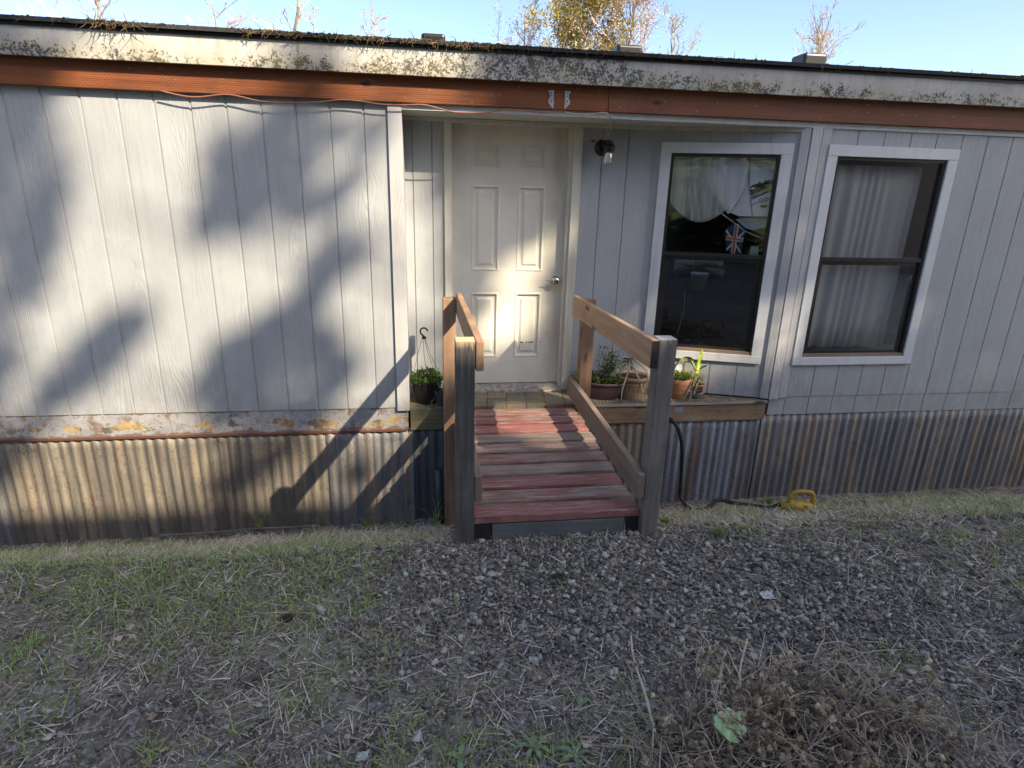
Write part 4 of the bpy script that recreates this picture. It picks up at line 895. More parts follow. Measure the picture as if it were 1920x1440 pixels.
tag(blades(0,X,Y,Zg,(.02,.075),(.0026,.0055),(.85,.4),'grass','grass',.9),'short patchy grass, greenest at the left in front of the skirting','grass',kind='stuff')
def straw_d(x,y):
    n_=nz(x,y,3,7); bank=np.exp(-((y+1.0)/.42)**2); e=bank*.32+.22*(1+1.4*n_); return np.clip(e*(1+.8*n_),0,1)*(1-.55*np.clip(gravel_d(x,y)-.2,0,1)*(y<-1.4))
X,Y,Zg=sample(85000,straw_d); print('straw',len(X))
tag(blades(0,X,Y,Zg,(.025,.11),(.0026,.0056),(1.40,.2),'straw','dry_straw',.15,.004),'matted dry grass stalks along the bank and scattered over the soil','dry grass',kind='stuff')
X,Y,Zg=sample(170000,lambda x,y: np.clip(.55+.8*nz(x,y,4,3),.1,1)*(1-.5*np.clip(gravel_d(x,y),0,1)))
tag(blades(0,X,Y,Zg,(.014,.05),(.002,.0052),(1.46,.14),'needles','needle_litter',.1,.003),'brown needles and tiny twigs littering the bare soil','litter',kind='stuff')
b=B()
for _ in range(420):
    x=random.uniform(-3.2,3.9); y=random.uniform(-3.2,-.25)
    if -.2<x<.95 and y>-1.5: continue
    z=gz(x,y)+.008; a=random.uniform(0,6.28); L=random.uniform(.012,.04); leafpts(b,(x,y,z),(math.cos(a),math.sin(a),random.uniform(-.05,.35)),L,L*random.uniform(.4,.8),random.uniform(-.6,1))
tag(b.build('fallen_leaves','dryleaf'),'small curled brown leaves scattered thinly over the yard','leaf litter',kind='stuff')
# moss cushions / clover specks
X,Y,Zg=sample(45000,lambda x,y: np.clip(grass_d(x,y)*.9+.18+.7*nz(x,y,5,6),.0,1)*(1-.6*np.clip(gravel_d(x,y),0,1)))
n=len(X); az=rng.uniform(0,6.28,n); L=rng.uniform(.005,.013,n); tl=rng.uniform(-.5,.7,(n,2)); lv=np.array([(0,0),(.5,.42),(1,0),(.5,-.42)])
V=np.zeros((n,4,3)); 
for i,(a_,b_) in enumerate(lv): V[:,i,0]=X+L*(a_*np.cos(az)-b_*np.sin(az)); V[:,i,1]=Y+L*(a_*np.sin(az)+b_*np.cos(az)); V[:,i,2]=Zg+.007+L*(a_*tl[:,0]+b_*tl[:,1])
tag(npmesh('clover',V.reshape(-1,3),np.arange(4*n).reshape(-1,4),'grass'),'tiny green clover and moss leaves spread over the yard','ground cover',kind='stuff')
# tufts against the skirting
def tuft(px,py,h,n_,label,py_off=0,spread=.35,w=.006):
    g=atg(px,py); b=B()
    for _ in range(n_):
        a=random.uniform(0,6.28); s_=random.uniform(.1,1)*spread; L=h*random.uniform(.5,1); p0=Vector(g)+Vector((random.gauss(0,.015),random.gauss(0,.01),0)); p1=p0+Vector((math.cos(a)*s_*L*.4,math.sin(a)*s_*L*.3,L*.6)); p2=p0+Vector((math.cos(a)*s_*L*1.3,math.sin(a)*s_*L,L*(1-.25*s_)))
        b.tube(smooth_path([p0,p1,p2],3),[w*.5*(1-i/6.5) for i in range(7)],4,False)
    return tag(b.build('grass_tuft','grass'),label,'grass tuft',group='taller grass tufts against the skirting')
tuft(486,1000,.22,16,'tall green grass tuft at the foot of the rusty skirting, farthest left',w=.006)
tuft(690,988,.10,40,'low dense grass tuft at the foot of the skirting, midway to the ramp',spread=.9)
tuft(815,990,.26,14,'sparse arching grass tuft beside the left rear ramp post',spread=1.1)
tuft(1005+240,985,.09,40,'bright green grass tuft beside the right front ramp post',spread=1.)
tuft(1345,1005,.08,40,'low pale green tuft below the black cord right of the ramp',spread=1.)
tuft(1440,945,.10,26,'small yellowish grass tuft behind the yellow plug',spread=.9)
# broadleaf weeds
def weed(px,py,R,n_,label,mat='grass',wd=.35):
    R*=.62
    g=atg(px,py); b=B()
    for k_ in range(n_):
        a=6.283*k_/n_+random.uniform(-.3,.3); L=R*random.uniform(.7,1.1); p0=Vector(g)+Vector((0,0,.006)); pts=[p0,p0+Vector((math.cos(a)*L*.5,math.sin(a)*L*.5,L*.3)),p0+Vector((math.cos(a)*L,math.sin(a)*L,L*.12))]; pts=smooth_path(pts,4); v=[];f=[]
        for i,p in enumerate(pts):
            t=i/(len(pts)-1); w=L*wd*math.sin(math.pi*(.08+.87*t))**.8*(1+.25*math.sin(t*22))*.5; s_=Vector((-math.sin(a),math.cos(a),0)); v+=[p-s_*w+Vector((0,0,w*.3)),p,p+s_*w+Vector((0,0,w*.3))]
        for i in range(len(pts)-1): f+=[(3*i,3*i+1,3*i+4,3*i+3),(3*i+1,3*i+2,3*i+5,3*i+4)]
        b.add(v,f)
    return tag(b.build('broadleaf_weed',mat,smooth=True),label,'weed',group='broadleaf weeds in the yard')
wd_=m_plain('weed_leaf',(.16,.22,.10),.6,0,.3,30)
weed(862,1425,.10,4,'upright toothed weed at the lower edge left of the dead plant',wd_,.3)
weed(1092,1322,.07,3,'small three-leaved weed just left of the dead plant stems',wd_,.4)
weed(1000,1405,.10,8,'flat rosette weed at the bottom between two brown leaves',wd_,.25)
weed(1080,1420,.10,7,'second flat rosette weed nearest the dead plant at the bottom',wd_,.25)
weed(775,1075,.05,5,'small rosette weed near straw left of the gravel patch',wd_,.4)
weed(608,1058,.05,4,'pale green weed on the grassy bank left of the ramp',wd_,.4)
weed(445,1097,.06,6,'weed rosette in the greenest grass at the left',wd_,.4)
weed(1430,1075,.05,7,'small leafy weed in the bare soil right of the gravel',wd_,.35)
# cones, sticks, stones, scraps
def pinecone(px,py,L,label):
    g=atg(px,py); a=random.uniform(-.3,.3); b=B(); ax=Vector((math.cos(a),math.sin(a),.05)); c=Vector(g)+Vector((0,0,L*.25))
    u=ax.orthogonal().normalized(); w=ax.cross(u)
    for i in range(11):
        t=i/10; r=L*.30*math.sin(math.pi*(.12+.8*t))
        for k_ in range(8):
            an=k_*6.283/8+i*.39; p=c+ax*(t-.5)*L+(u*math.cos(an)+w*math.sin(an))*r*.5; d=(u*math.cos(an)+w*math.sin(an))+ax*.5; leafpts(b,p,d,r*.9,r*.8,.5)
    b.tube([c-ax*L*.45,c,c+ax*L*.45],[L*.06,L*.17,L*.05],8)
    return tag(b.build('pine_cone','cone'),label,'pine cone',group='fallen pine cones')
pinecone(1044,1089,.065,'brown pine cone lying on the gravel in front of the ramp'); pinecone(538,1166,.06,'pine cone at the lower edge of the left grass patch'); pinecone(1413,1069,.06,'small pine cone on bare soil right of the gravel')
g=atg(480,1275); b=B(); b.tube([Vector(g)+Vector((-.045,-.02,.012)),Vector(g)+Vector((0,0,.016)),Vector(g)+Vector((.05,.035,.013))],[.011,.014,.010],9); tag(b.build('bark_stub','bark'),'short thick piece of dark bark lying at the lower left','stick')
sticks=[(522,1303,578,1272,.0035,'pale'),(1027,1163,1058,1196,.003,'pale'),(1175,1120,1182,1170,.004,'red'),(1213,1178,1216,1205,.004,'red'),(835,1210,838,1165+85,.003,'pale'),(790,1105,858,1092,.003,'pale'),(885,1085,850,1110,.003,'red'),(760,1070,800,1040,.003,'pale'),(655,1160,682,1183,.004,'pale'),(905,1190,940,1238,.003,'red'),(800,1276,862,1273,.003,'pale'),(965,1163,1005,1150,.0025,'pale'),(636,1385,640,1438,.003,'pale'),(650,1385,695,1402,.003,'pale'),(1395,1080,1455,1105,.003,'pale'),(680,1225,694,1252,.003,'red'),(722,1200,726,1250,.003,'pale'),(1088,1385,1200,1393,.003,'pale'),(1290,1085,1340,1100,.002,'red'),(520,1020,600,1050,.003,'red'),(700,1040,740,1075,.003,'red'),(1250,1003,1290,1060,.002,'pale'),(660,1290,700,1300,.002,'pale'),(1130,1352,1160,1370,.003,'pale')]
sm={'pale':m_plain('pale_stick_wood',(.34,.28,.20),.9),'red':m_plain('reddish_stick_wood',(.17,.10,.065),.9)}
for i,(a_,b_,c_,d_,r,k_) in enumerate(sticks):
    p=Vector(atg(a_,b_)); q=Vector(atg(c_,d_)); m=(p+q)/2+Vector((random.gauss(0,.006),random.gauss(0,.006),.008)); b=B(); b.tube([p+Vector((0,0,.008)),m+Vector((0,0,.004)),q+Vector((0,0,.009))],[r,r*.9,r*.6],6)
    tag(b.build('twig',sm[k_]),('pale' if k_=='pale' else 'reddish brown')+' dry twig lying on the soil and gravel of the yard','twig',group=('pale' if k_=='pale' else 'reddish brown')+' twigs scattered on the yard')
def scrap(px,py,s_,mat,name,label,cat):
    s_*=.8 if mat!='lichen' else .6
    g=atg(px,py); b=B(); n_=7; V=[];F_=[]
    for j in range(n_):
        for i in range(n_):
            V.append((g[0]+(i/(n_-1)-.5)*s_*random.uniform(.8,1.1),g[1]+(j/(n_-1)-.5)*s_*.8*random.uniform(.8,1.1),g[2]+.012+random.uniform(0,.22)*s_))
    for j in range(n_-1):
        for i in range(n_-1): a_=j*n_+i; F_.append((a_,a_+1,a_+n_+1,a_+n_))
    b.add(V,F_); o=b.build(name,mat); mo=o.modifiers.new('t','SOLIDIFY'); mo.thickness=.001; return tag(o,label,cat)
scrap(1438,1123,.085,'paper','crumpled_paper','crumpled off-white paper scrap on the gravel at the right','paper')
scrap(1368,1124,.045,'lichen','lichen_clump','small pale lichen clump just left of the crumpled paper','lichen')
scrap(1400,1072,.05,'lichen','lichen_clump','pale lichen clump on bare soil behind the crumpled paper','lichen')
scrap(1000,1242,.055,'lichen','lichen_clump','ragged pale lichen clump at the lower centre left of the dead plant','lichen')
scrap(815,1131,.035,'paper','white_stone_flake','flat white flake at the left edge of the gravel','flake')
scrap(610,1166,.04,'lichen','lichen_clump','pale lichen flake below the left grass patch','lichen')
scrap(680,1425,.07,'lichen','lichen_clump','frosty pale lichen patch at the bottom left','lichen')
scrap(1100,1402,.04,'drystem','fallen_leaf','curled brown leaf on the soil at the bottom beside a rosette weed','leaf')
scrap(1017,1392,.03,'drystem','fallen_leaf','small reddish brown leaf at the bottom centre','leaf')
# ------------------------------------------------------------------ dead plant, lower right
g=Vector(atg(1420,1420)); T=empty('dead_plant',tuple(g),'withered geranium bush with curled brown leaves at the lower right','dead plant')
st=B(); lv_=B()
def curl(b,p,s_):
    s_*=.72
    a=random.uniform(0,6.28); d=Vector((math.cos(a)*.6,math.sin(a)*.6,-1.)).normalized(); r=d.orthogonal().normalized(); w=d.cross(r); n_=5; v=[];f=[]
    for i in range(4):
        t=i/3; c=p+d*s_*t; wd2=s_*.42*math.sin(math.pi*(.15+.7*t))
        for k_ in range(n_):
            an=(k_/(n_-1)-.5)*random.uniform(2.2,4.2); v.append(c+(r*math.cos(an)+w*math.sin(an))*wd2*random.uniform(.6,1.3)+d*random.uniform(-.15,.15)*s_)
    for i in range(3):
        for k_ in range(n_-1): f.append((i*n_+k_,i*n_+k_+1,(i+1)*n_+k_+1,(i+1)*n_+k_))
    b.add(v,f)
def branch(p,d,L,r,depth):
    pts=[p.copy()]; n_=6; d=d.normalized()
    for i in range(n_):
        d=(d+Vector((random.gauss(0,.16),random.gauss(0,.16),random.gauss(-.05,.12)))).normalized(); p=p+d*L/n_
        if p.z<gz(p.x,p.y)+.01: p.z=gz(p.x,p.y)+.01; d.z=abs(d.z)*.3
        pts.append(p.copy())
    st.tube(pts,[r*(1-.5*i/n_) for i in range(n_+1)],5)
    for i in range(2,n_+1):
        if random.random()<(.22 if depth<2 else .36): curl(lv_,pts[i]+Vector((random.gauss(0,.008),random.gauss(0,.008),0)),random.uniform(.016,.038))
    if depth<2:
        for _ in range(random.choice((2,3))):
            i=random.randint(2,n_); branch(pts[i],d+Vector((random.gauss(0,.7),random.gauss(0,.7),random.gauss(.1,.4))),L*random.uniform(.35,.6),r*.62,depth+1)
bases=[Vector(atg(px,py)) for px,py in ((1300,1435),(1360,1415),(1420,1385),(1470,1350),(1520,1330),(1580,1345),(1640,1370),(1700,1400),(1450,1430),(1550,1410),(1620,1430),(1500,1390),(1390,1435))]
for i in range(95):
    b0=random.choice(bases)+Vector((random.gauss(0,.07),random.gauss(0,.05),0)); a=random.uniform(0,6.28); el=random.uniform(.2,1.35)
    branch(b0,Vector((math.cos(a)*math.cos(el)-.12,math.sin(a)*math.cos(el),math.sin(el))),random.uniform(.10,.30),random.uniform(.0028,.005),0)
def inplant(px,py,m=0):
    top=1440-(px-1150)*.58 if px<1530 else 1220+(px-1530)*.62
    return py>top+m
for _ in range(1300):
    px=random.uniform(1170,1880); py=random.uniform(1230,1530)
    if not inplant(px,py,15+random.expovariate(1/80)): continue
    q=Vector(atg(px,py)); curl(lv_,q+Vector((0,0,random.random()**1.3*.13+.012)),random.uniform(.016,.036))
for _ in range(800):
    px=random.uniform(1170,1880); py=random.uniform(1230,1520)
    if not inplant(px,py,-12): continue
    q=Vector(atg(px,py)); q.z+=random.random()*.10; a=random.uniform(0,6.28); L=random.uniform(.04,.20); st.tube([q,q+Vector((math.cos(a)*L*.5,math.sin(a)*L*.5,.02)),q+Vector((math.cos(a)*L,math.sin(a)*L,random.uniform(-.01,.06)))],[.0021,.0018,.001],4)
# named long stems of the photograph
def bigstem(pts,r):
    P_=[Vector(atg(px,py))+Vector((0,0,h)) for px,py,h in pts]; P_=smooth_path(P_,4); st.tube(P_,[r*(1-.45*i/len(P_)) for i in range(len(P_))],7)
    for p in P_[2::2]:
        if random.random()<.6: curl(lv_,p,random.uniform(.02,.032))
bigstem([(1262,1452,.02),(1225,1400,.05),(1175,1330,.08),(1160,1330,.12),(1148,1320,.16)],.006)
bigstem([(1225,1400,.06),(1205,1340,.09),(1190,1310,.12),(1178,1300,.18),(1175,1275,.20)],.005)
bigstem([(1330,1420,.03),(1310,1380,.08),(1305,1350,.14),(1303,1310,.20)],.005)
bigstem([(1400,1400,.03),(1390,1360,.10),(1375,1330,.15),(1385,1290,.22)],.005)
bigstem([(1440,1420,.03),(1400,1370,.10),(1378,1390,.08)],.0055)
bigstem([(1350,1420,.03),(1330,1380,.10),(1340,1330,.16),(1345,1310,.21)],.005)
st.build('stems','drystem',T); lv_.build('curled_leaves','dryleaf',T)
# its one green leaf
g_=atg(1368,1362); gl_=Vector(C0+(g_-C0)*(1-.235/(C0[2]-g_[2]))); b=B(); n_=32; v=[gl_-Vector((0,0,.004))]; f=[]
for ring,(rr,dz) in enumerate(((.33,.004),(.68,.009),(1.,.004))):
    for k_ in range(n_+1):
        a=R_(-75)+R_(330)*k_/n_; r_=.046*rr*(1+.10*rr*math.cos(a*7)); ruf=.006*rr*math.sin(a*7+ring); v.append(gl_+Vector((r_*math.cos(a+.5),r_*math.sin(a+.5)*.8,dz+ruf+.012*rr*math.cos(2*a)+r_*math.sin(a+.5)*.45)))
m_=n_+1
for k_ in range(n_):
    f.append((0,1+k_,2+k_))
    for q5 in (0,1): f.append((1+q5*m_+k_,1+(q5+1)*m_+k_,2+(q5+1)*m_+k_,2+q5*m_+k_))
b.add(v,f); b.build('green_leaf',m_plain('velvety_green_leaf',(.36,.52,.24),.7,0,.45,45),T,smooth=True)
# white litter near the dead plant
for i,(px,py) in enumerate(((1297,1388),(1290,1428),(1442,1386))):
    g=Vector(atg(px,py))+Vector((0,0,.05)); b=B(); b.tube([g,g+Vector((.012,.006,.008)),g+Vector((.026,.0,.002))],[.006,.009,.005],7); tag(b.build('white_scrap','paper'),('small white scrap caught among the dead stems, upper of the left pair','small white scrap caught among the dead stems, nearest the bottom edge','small white scrap under the right side of the dead plant')[i],'scrap')
# ------------------------------------------------------------------ trees beyond the roof
def bare_tree(base,H_,spread,n_main,mat,name,label,cat='tree',leaf=None,nl=0,cr=(1,1),seed=1,grp='bare trees beyond the roof',tw=.012,ls=.06):
    R0=random.Random(seed); T=empty(name,tuple(base),label,cat,grp); tr=B(); tw_=B(); lf=B(); base=Vector(base); ends=[]
    n_=7; p=base.copy(); trunk=[p.copy()]
    for i in range(n_): p=p+Vector((R0.gauss(0,.02)*H_,R0.gauss(0,.02)*H_,H_/n_)); trunk.append(p.copy())
    tr.tube(trunk,[H_*.014*(1-.85*i/n_) for i in range(n_+1)],7)
    def br(p,d,L,r,dep):
        pts=[p.copy()]
        for i in range(4):
            d=(d+Vector((R0.gauss(0,.13),R0.gauss(0,.13),R0.gauss(.05,.09)))).normalized(); p=p+d*L/4; pts.append(p.copy())
        (tr if dep==0 else tw_).tube(pts,[r*(1-.16*i) for i in range(5)],4 if dep==0 else 3,False)
        if dep<3:
            for _ in range(3 if dep<2 else 4):
                i=R0.randint(1,4); br(pts[i],d+Vector((R0.gauss(0,.55),R0.gauss(0,.55),R0.gauss(.15,.35))),L*R0.uniform(.4,.7),max(r*.5,tw),dep+1)
        else: ends.extend(pts[2:])
    for k_ in range(n_main):
        t=R0.uniform(.25,.97); i=t*n_; q=trunk[int(i)].lerp(trunk[min(n_,int(i)+1)],i-int(i)); a=R0.uniform(0,6.28); br(q,Vector((math.cos(a),math.sin(a),R0.uniform(.5,1.4))),spread*(1.15-t*.75)*R0.uniform(.7,1.1),H_*.004,0)
    tr.build('trunk',m_bark,T); tw_.build('twigs',mat,T)
    if leaf:
        for _ in range(nl):
            e_=R0.choice(ends); p=e_+Vector((R0.gauss(0,.22),R0.gauss(0,.22),R0.gauss(0,.22))); leafpts(lf,p,(R0.gauss(0,1),R0.gauss(0,1),R0.gauss(0,1)),ls*R0.uniform(.6,1.4),ls*.7,.3)
        lf.build('crown',leaf,T)
    return T
m_bark=m_plain('pale_bark',(.30,.25,.2),.9,0,.3,6)
bare_tree((8.0,30.5,1.4),13.5,3.0,30,'twigpink','leafy_tree','tall golden-green tree showing above the roof right of centre',leaf='twigyel',nl=26000,seed=3,grp=None,ls=.15)
bare_tree((10.0,31,1.4),10.6,2.9,34,'twigpink','bare_tree','rounded bare tree with pinkish twigs just right of the golden tree',leaf='twigpink',nl=5000,seed=5,ls=.09)
bare_tree((13.1,31,1.4),9.3,2.0,18,'twigpink','bare_tree','slim pale bare tree standing apart above the right side of the roof',leaf='twigyel',nl=1800,seed=8,ls=.08)
bare_tree((5.0,32,1.4),8.9,2.8,24,'twigpink','bare_tree','wide pinkish bare tree left of the golden tree',leaf='twigpink',nl=3000,seed=9,ls=.08)
bare_tree((-2.2,32,1.4),8.4,1.5,13,'twigpink','bare_tree','small pale bare tree between the left roof edge and the first vent',seed=12)
bare_tree((-5.2,31,1.4),8.3,1.5,9,'twigpink','bare_tree','thin low bare tree right of the tall one at the upper left',seed=14)
bare_tree((-6.7,30,1.4),10.8,1.9,12,'twigpink','bare_tree','tall thin bare tree at the upper left above the roof',seed=15)
bare_tree((-9.7,30,1.4),8.3,2.0,12,'twigpink','bare_tree','bare tree at the far upper left corner',seed=17)
bare_tree((-16,32,1.4),10.0,3.2,24,'twigpink','bare_tree','broad bare tree far to the left beyond the roof',seed=21)
bare_tree((22,33,1.4),9.6,3.0,24,'twigpink','bare_tree','broad bare tree far to the right beyond the roof',leaf='twigyel',nl=700,seed=22,ls=.08)
# ------------------------------------------------------------------ behind the camera: added shade casters, hillside things
BY=-9.
def zsh(y,z0_=.69,y0_=-1.5): return z0_+(y0_-y)*1.02
zt=zsh(BY); bz=gz(9,BY)
T=empty('shade_barn',(9,BY-3,bz),'unseen plank building added behind the camera to shade the yard','shade_barn')  # unseen building, added so its roof edge shades the yard
b=B(); b.box(2.5,12,BY-6,BY-.25,bz-.3,zt-.35); b.build('wall',m_wood('barn_plank',(.10,.07,.05),(.16,.11,.08),(.2,.15,.11),'z'),T)
b=B(); b.prism([(BY,zt-.02),(BY-.02,zt),(BY-3.1,zt+1.0),(BY-6.3,zt),(BY-6.3,zt-.1),(BY-3.1,zt+.9),(BY,zt-.12)],'x',2.3,12.3); b.build('roof','shingle',T)
b=B(); b.box(6,9,BY-.25,BY-.2,bz,bz+2.8); b.build('door',m_wood('barn_door_plank',(.2,.05,.04),(.26,.08,.06),(.3,.1,.08),'z'),T)
# light map on the wall plane: where the sun gets through the crown
def wp(px,py): p=at(px,py,0); return p[0],p[2]
holes=[] # (u,w,ru,rw,rot,strength)
def shade(u,w):
    """opacity of the crown seen from the sun at wall-plane point (u,w)"""
    if -.2<u<.62 and -.95<w<-.12: return 0.
    if 1.6<u<2.5 and .02<w<.58: return .02
    if .85<u<1.6 and -.12<w<.30: return .05
    if 2.12<u<2.5 and .5<w<1.5: return .12+.75*max(0,math.sin(w*9+u*3))**4
    base=1/(1+math.exp(-(u-.13)/.05)) if w>1.62 else (1/(1+math.exp(-(u-.24)/.05)) if w>.0 else 1/(1+math.exp(-(u+.34)/.05)))
    base*=.97
    for (cu,cw,ru,rw,a,s_) in SH:
        du,dw=u-cu,w-cw; x=(du*math.cos(a)+dw*math.sin(a))/ru; y=(-du*math.sin(a)+dw*math.cos(a))/rw; g=math.exp(-(x*x+y*y)**1.5)
        base=base+(1-base)*s_*g if s_>0 else base*(1+s_*g)
    return base
SH=[]
def seg(p,q,w,s_):
    a=wp(*p); b=wp(*q); L=math.hypot(b[0]-a[0],b[1]-a[1]); SH.append(((a[0]+b[0])/2,(a[1]+b[1])/2,L/2*1.1,w,math.atan2(b[1]-a[1],b[0]-a[0]),s_))
seg((565,180),(425,420),.13,.95); seg((650,455),(560,590),.075,.75); seg((480,250),(440,300),.1,.6); seg((590,560),(430,740),.12,.9); seg((430,650),(440,790),.18,.85); seg((620,640),(600,760),.13,.8); seg((480,740),(600,780),.09,.6)
seg((700,230),(690,320),.07,.35); seg((610,140),(630,175),.06,.5); seg((545,70),(560,110),.10,.35); seg((690,690),(740,720),.06,.3); seg((560,300),(570,360),.05,.25); seg((655,840),(670,900),.05,.6); seg((415,290),(415,400),.08,.5)
seg((850,150),(870,170),.05,.5); seg((620,250),(530,430),.07,.4); seg((720,420),(650,520),.05,.35); seg((600,600),(540,700),.10,.6); seg((470,840),(430,930),.10,.5); seg((560,800),(520,860),.07,.4); seg((650,330),(610,400),.05,.35)
# holes (sunny patches) over the door, ramp and right-hand wall
for cu,cw,ru,rw,a,s_ in ((.60,.98,.26,.42,-.4,-.75),(.82,1.22,.48,.26,1.05,-1.),(.66,.80,.44,.32,1.2,-1.),(1.0,1.5,.2,.08,.9,-.6),(.24,-.38,.62,.34,-.1,-1.),
   (1.45,1.42,.10,.12,.3,-.7),(1.42,1.05,.08,.07,.6,-.5),(1.47,.75,.36,.26,.5,-.9),(1.4,.08,.65,.22,0,-.95),(.95,.05,.25,.14,0,-.9),(2.28,1.0,.22,.8,.0,-1.),(1.98,.30,.55,.22,0,-1.),(2.55,.7,.12,.3,.2,-.75),(2.62,1.3,.12,.3,.2,-.7),
   (1.75,-.45,.18,.12,0,-.55),(2.6,-.62,.25,.10,0,-.75),(1.25,-.45,.22,.2,0,-.55),(-.3,-.35,.3,.2,0,-.9),(.18,.62,.14,.25,0,-.9)): SH.append((cu,cw,ru,rw,a,s_))
for _ in range(26): SH.append((random.uniform(3.1,5.6),random.uniform(-1,2.2),.15,.22,random.uniform(0,3),-.8))
for _ in range(26): SH.append((random.uniform(-5,-2.1),random.uniform(-1,2.4),.42,.10,random.uniform(.7,1.1),.9))
TH=13.2
T=empty('shade_fir',(4.2+.85*TH,-TH-.5,gz(4.2+.85*TH,-TH)),'unseen fir, its crown shaped to cast dappled shade on the wall','tree')
n_=27000; U=rng.uniform(-5.2,6.0,n_); Wv=rng.uniform(-1.5,2.9,n_); HH=TH+rng.uniform(-.9,.9,n_)
keep=np.array([rng.random()<shade(u,w)*.97 for u,w in zip(U,Wv)]); U,Wv,HH=U[keep],Wv[keep],HH[keep]; n=len(U); print('canopy',n)
cen=np.stack([U+.85*HH,-HH,Wv+1.02*HH],1); q4=np.array([(-1,-.5,0),(1,-.5,0),(1,.5,0),(-1,.5,0)])*.085
Rm=rotz(rng.uniform(0,6.28,n))@rotx(rng.normal(.6,.5,n)); V=np.einsum('nij,kj->nki',Rm,q4)*rng.uniform(.8,1.5,n)[:,None,None]+cen[:,None]
npmesh('crown',V.reshape(-1,3),np.arange(4*n).reshape(-1,4),'canopy',T)  # leaf quads thinned by the shade map, shaping the crown to the wall dapples
b=B(); tb=Vector(T.location); top=Vector((4.2+.85*TH,-TH-.5,17.6)); b.tube([tb-Vector((0,0,.5)),tb.lerp(top,.5),top],[.45,.28,.04],12)
for k_ in range(34):
    i=rng.integers(n); c=Vector(cen[i]); z=c.z-rng.uniform(.3,2.0); b.tube([Vector((top.x,top.y,z)),Vector((top.x,top.y,z)).lerp(c,.5)+Vector((0,0,.2)),c],[.05,.03,.008],5)
b.build('trunk','bark',T)
# hillside trees seen in the window reflection
def conifer(x,y,Ht,Rr,label,seed):
    r=np.random.default_rng(seed); z=gz(x,y); T=empty('conifer',(x,y,z),label,'tree','conifers on the slope behind the camera'); n=3200; t=r.random(n)**.75; a=r.uniform(0,6.28,n); rad=Rr*(1-t)*np.sqrt(r.random(n))*(1+.25*np.sin(t*40+a*2)); cen=np.stack([x+rad*np.cos(a),y+rad*np.sin(a),z+Ht*.08+t*Ht*.92],1)
    q=np.array([(0,-.5,0),(1.6,-.2,-.25),(1.6,.2,-.25),(0,.5,0)])*.30; V=np.einsum('nij,kj->nki',rotz(a+r.normal(0,.5,n)),q)*r.uniform(.6,1.3,n)[:,None,None]+cen[:,None]; npmesh('crown',V.reshape(-1,3),np.arange(4*n).reshape(-1,4),'hedge',T)
    B().tube([(x,y,z-.3),(x,y,z+Ht*.95)],[.22,.03],8).build('trunk','bark',T)
for i,(x,y,h,r_) in enumerate(((-8.4,-19,9,1.9),(-8.5,-15,12,2.6),(-1.0,-14.5,8,1.5),(-6.3,-21,11,2.1),(-.9,-12.5,1.7,1.0),(-8,-34,15,3.2),(-14,-26,14,3),(-20,-18,13,3),(2.5,-36,15,3.2),(-13,-40,16,3.5),(-24,-34,16,3.5))): conifer(x,y,h,r_,('dark conifer closest behind the camera','broad conifer left of the closest one','tall conifer higher on the slope')[min(i,2)] if i<3 else 'dark conifer farther back on the slope behind the camera',40+i)
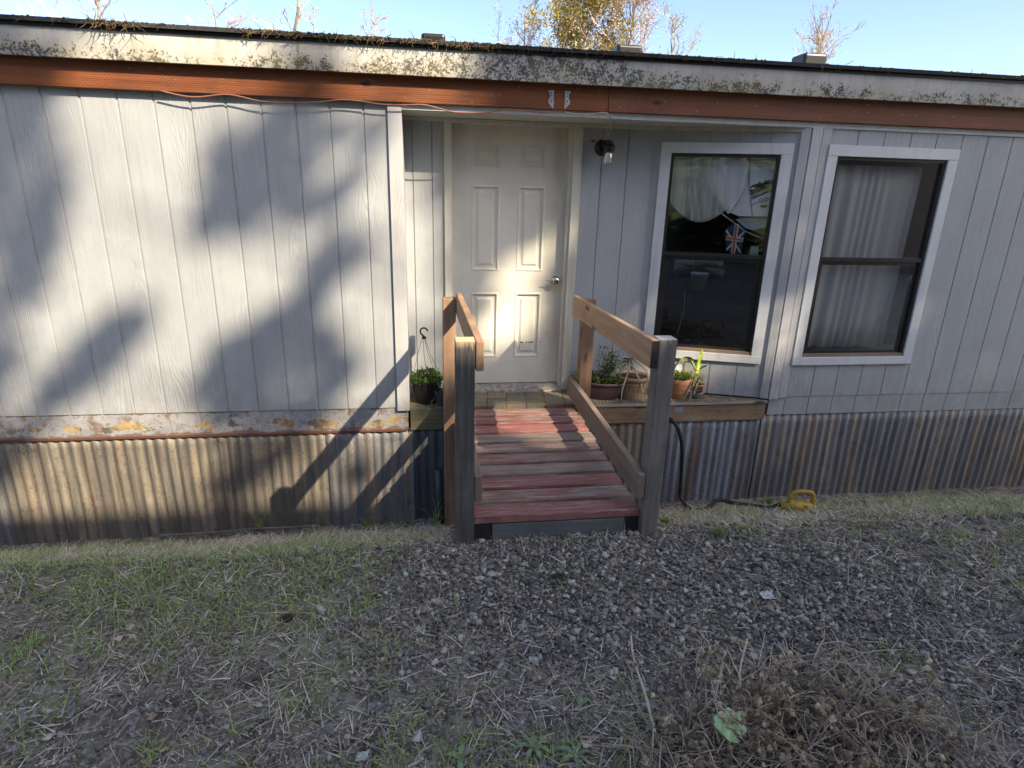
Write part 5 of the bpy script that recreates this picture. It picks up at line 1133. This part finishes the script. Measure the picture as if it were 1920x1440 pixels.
# yard clutter that the lower pane mirrors
def bucket(x,y):
    z=gz(x,y); T=empty('white_bucket',(x,y,z),'white plastic bucket standing in the yard behind the camera','bucket'); B().lathe([(.12,0),(.15,.30),(.158,.30),(.158,.33),(.148,.33),(.146,.31),(.117,.02)],(x,y,z)).build('body',m_plain('bucket_white',(.8,.82,.84),.5),T,smooth=True)
    B().tube(smooth_path([(x-.158,y,z+.31),(x-.12,y-.09,z+.22),(x,y-.14,z+.18),(x+.12,y-.09,z+.22),(x+.158,y,z+.31)]),.004,6).build('handle','galv',T)
bucket(.2,-6.6)
def logs(x,y,n_,label):
    z=gz(x,y); T=empty('log_pile',(x,y,z),label,'log pile')
    for i in range(n_):
        a=random.uniform(-.5,.5); c=Vector((x+random.uniform(-.35,.35),y+random.uniform(-.25,.25),z+.09+random.random()*.25)); d=Vector((math.cos(a),math.sin(a)*1.3,random.gauss(0,.1)))*.28; B().tube([c-d,c+d],[.075,.07],10).build('log',m_log,T)
m_log=m_plain('split_log',(.55,.50,.44),.9,0,.5,25)
logs(-.3,-8.6,9,'pile of grey split logs in the yard behind the camera'); logs(-1.7,-7.6,6,'smaller log pile left of the larger one behind the camera')
T=empty('wooden_crate',(-.9,-6.3,gz(-.9,-6.3)),'pale wooden crate in the yard behind the camera','crate'); z=gz(-.9,-6.3)
b=B()
for k_ in range(4): b.box(-1.15,-.65,-6.52,-6.505,z+.01+k_*.075,z+.07+k_*.075); b.box(-1.15,-.65,-6.095,-6.08,z+.01+k_*.075,z+.07+k_*.075); b.box(-1.165,-1.15,-6.52,-6.08,z+.01+k_*.075,z+.07+k_*.075); b.box(-.65,-.635,-6.52,-6.08,z+.01+k_*.075,z+.07+k_*.075)
b.build('slats',m_log,T); B().box(-1.15,-.65,-6.5,-6.1,z,z+.012).build('base',m_log,T)
# ------------------------------------------------------------------ light
sd=Vector(SUN).normalized(); sl=bpy.data.lights.new('sun','SUN'); sl.energy=4.8; sl.angle=R_(.53); sl.color=(1.,.84,.61); so=bpy.data.objects.new('sun',sl); COL.objects.link(so); so.rotation_euler=sd.to_track_quat('Z','Y').to_euler(); so.location=(10,-12,14)
wd=bpy.data.worlds.new('World'); S.world=wd; wd.use_nodes=True; nt=wd.node_tree; bg=nt.nodes['Background']; sk=nt.nodes.new('ShaderNodeTexSky'); sk.sky_type='NISHITA'; sk.sun_disc=False
sk.sun_elevation=math.asin(sd.z); sk.sun_rotation=math.atan2(sd.x,sd.y); sk.altitude=100; sk.air_density=.7; sk.dust_density=1.6; sk.ozone_density=.5
nt.links.new(sk.outputs[0],bg.inputs[0]); bg.inputs[1].default_value=.15
S.view_settings.view_transform='Standard'; S.view_settings.look='None'; S.view_settings.exposure=1.22; S.view_settings.gamma=1
S.cycles.max_bounces=8; S.cycles.transparent_max_bounces=16
